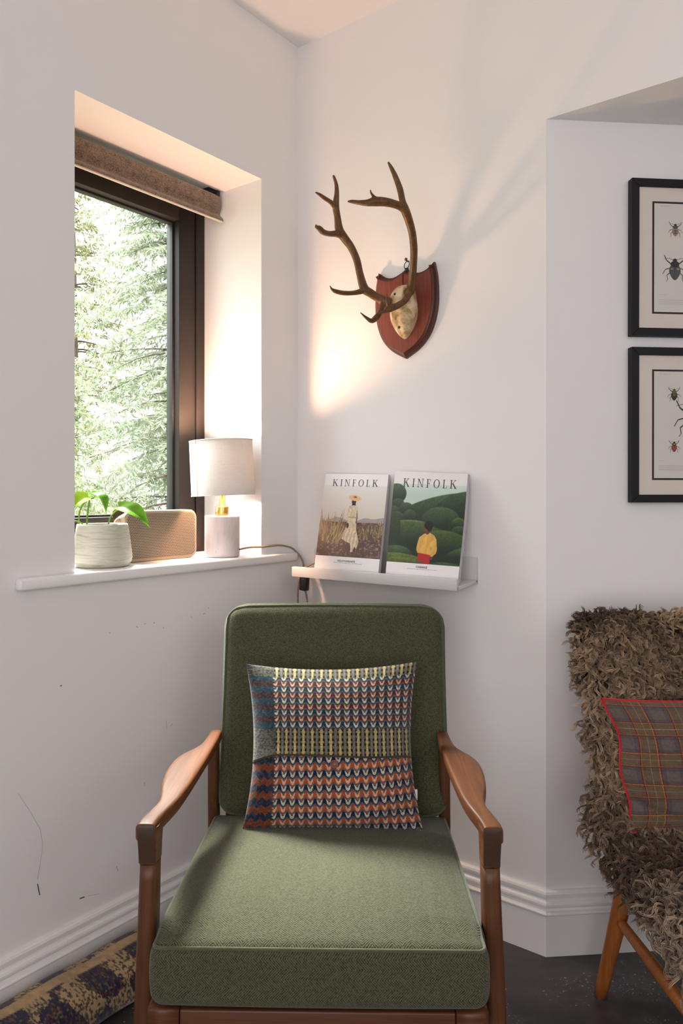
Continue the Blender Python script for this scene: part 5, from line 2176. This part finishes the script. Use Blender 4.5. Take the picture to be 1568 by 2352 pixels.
TART = colmat('tartan_wool', 0.95, 0.06, sheen=0.2, bump=0.4, bscale=700)
tz = 0.438
torg = Vector((0.78, 1.60, tz))
tcu = thing('cushion', 'brown and grey tartan cushion with red piping, nestled in the sheepskin', 'cushion', torg)
c4 = [pix(1382, 1606, 1.715), Vector((0.99, 1.73, 0.735)), pix(1442, 1912, 1.655), Vector((1.00, 1.655, 0.455))]
TL, TR, BL, BR = [c - torg for c in c4]
tn = ((TL - BL).cross(TR - TL)).normalized()
if tn.y > 0:
    tn = -tn


def tsurf(U, V, side, T=0.055):
    a = np.array
    x, y = 2 * U - 1, 2 * V - 1
    sag = 0.022 * (1 - y ** 2) + 0.010 * np.sin(V * 9.5 - 0.6) * (1 - y ** 2)
    U2 = U + np.where(x < 0, 1, -1) * sag / 0.42 * np.abs(x) ** 2
    V2 = V + np.where(y < 0, 1, -1) * 0.012 * (1 - x ** 2) / 0.35 * np.abs(y) ** 2
    P = (a(TL) * ((1 - U2) * (1 - V2))[..., None] + a(TR) * (U2 * (1 - V2))[..., None] + a(BL) * ((1 - U2) * V2)[..., None] + a(BR) * (U2 * V2)[..., None])
    prof_ = (np.clip(1 - np.abs(x) ** 2.4, 0, 1) ** 0.6) * (np.clip(1 - np.abs(y) ** 2.4, 0, 1) ** 0.6)
    h = T * prof_ - 0.008 * np.exp(-((V - 0.82 - 0.5 * (U - 0.12)) / 0.03) ** 2) * np.clip((0.32 - U) * 6, 0, 1) * np.clip(U * 20, 0, 1)
    return P + a(tn) * (side * (h + 0.001))[..., None]


n1 = 380
U, V = np.meshgrid(np.linspace(0, 1, n1), np.linspace(0, 1, n1))
n2_ = 40
Ub, Vb = np.meshgrid(np.linspace(0, 1, n2_), np.linspace(0, 1, n2_))
vs_ = np.vstack([tsurf(U, V, 1.0).reshape(-1, 3), tsurf(Ub, Vb, -1.0, 0.03).reshape(-1, 3)])
fast_mesh('cushion_cover', vs_, np.vstack([grid_quads(n1, n1), grid_quads(n2_, n2_, n1 * n1, True)]), [TART], tcu, np.vstack([tartan(U, V).reshape(-1, 3), np.tile(lin((80, 68, 60)), (n2_ * n2_, 1))]))
ed = np.linspace(0, 1, 40)
loop = np.concatenate([np.stack([ed, 0 * ed], 1), np.stack([0 * ed + 1, ed], 1)[1:], np.stack([1 - ed, 0 * ed + 1], 1)[1:], np.stack([0 * ed, 1 - ed], 1)[1:]])
pts = tsurf(loop[None, :, 0], loop[None, :, 1], 0.0)[0]
m = MB()
m.tube([Vector(p) for p in pts], 0.0034, 8, caps=False)
m.build('piping', [felt_mat('red_piping', rgb(186, 32, 40), 0.25, 900)], tcu)['label'] = 'red piped edge'

# ------------------------------------------------------------------ knitted draught excluder along the skirting
def excl(U, V):
    rows = np.floor(V * 74).astype(int)
    cols_ = np.floor(U * 300 + (rows % 2) * 0.5).astype(int)
    r = np.random.default_rng(77)
    cell = r.random((80, 310))
    n = value_noise(U.shape[0], U.shape[1], (40, 90), 51, 2)
    blk = (np.sin(U * 46 + 2.2 * np.sin(V * 6)) * np.sin(V * 11 + U * 9 + 0.6) + 0.5 * (n - 0.5)) > 0.0
    navy, beige, rust, ol = np.array([40, 34, 58]), np.array([176, 146, 108]), np.array([120, 62, 44]), np.array([92, 86, 58])
    c = cell[np.clip(rows, 0, 79), np.clip(cols_, 0, 309)]
    a = np.where((c < 0.68)[..., None], navy, np.where((c < 0.84)[..., None], rust * 0.8, ol))
    b = np.where((c < 0.62)[..., None], beige, np.where((c < 0.86)[..., None], np.array([66, 54, 56]), ol))
    im = np.where(blk[..., None], a, b)
    seam = (V > 0.20) & (V < 0.255)
    im = np.where(seam[..., None], np.array([180, 150, 110]), im)
    return lin(im) * (0.75 + 0.5 * n)[..., None]


s0, s1 = 0.62, 1.55
ex0 = W((s0 + s1) / 2, 0.103, 0)
dx = thing('draught_excluder', 'long knitted draught excluder in navy and beige lying along the left skirting', 'draught excluder', ex0, (0, 0, RA))
nL, nC = 420, 150
U, V = np.meshgrid(np.linspace(0, 1, nL), np.linspace(0, 1, nC))
Ln = s1 - s0
px_ = (U - 0.5) * Ln
endt = np.clip(1 - np.abs(2 * U - 1) ** 22, 0, 1) ** 0.5
ang = V * 2 * math.pi
hgt = 0.052 * endt * (1 + 0.05 * np.sin(U * 31))
wid = 0.080 * (0.25 + 0.75 * endt)
py_ = wid * np.sign(np.cos(ang)) * np.abs(np.cos(ang)) ** 0.8
pz_ = 0.0515 + hgt * np.sign(np.sin(ang)) * np.abs(np.sin(ang)) ** 0.75
st = 0.0016 * np.sin(V * 74 * 2 * math.pi) * np.sin(U * 300 * 2 * math.pi)
P = np.stack([px_, py_ + st, pz_ + st], -1)
P[..., 2] = np.maximum(P[..., 2], 0.0005)
fast_mesh('knitted_cover', P.reshape(-1, 3), grid_quads(nC, nL), [KNIT], dx, excl(U, V).reshape(-1, 3))
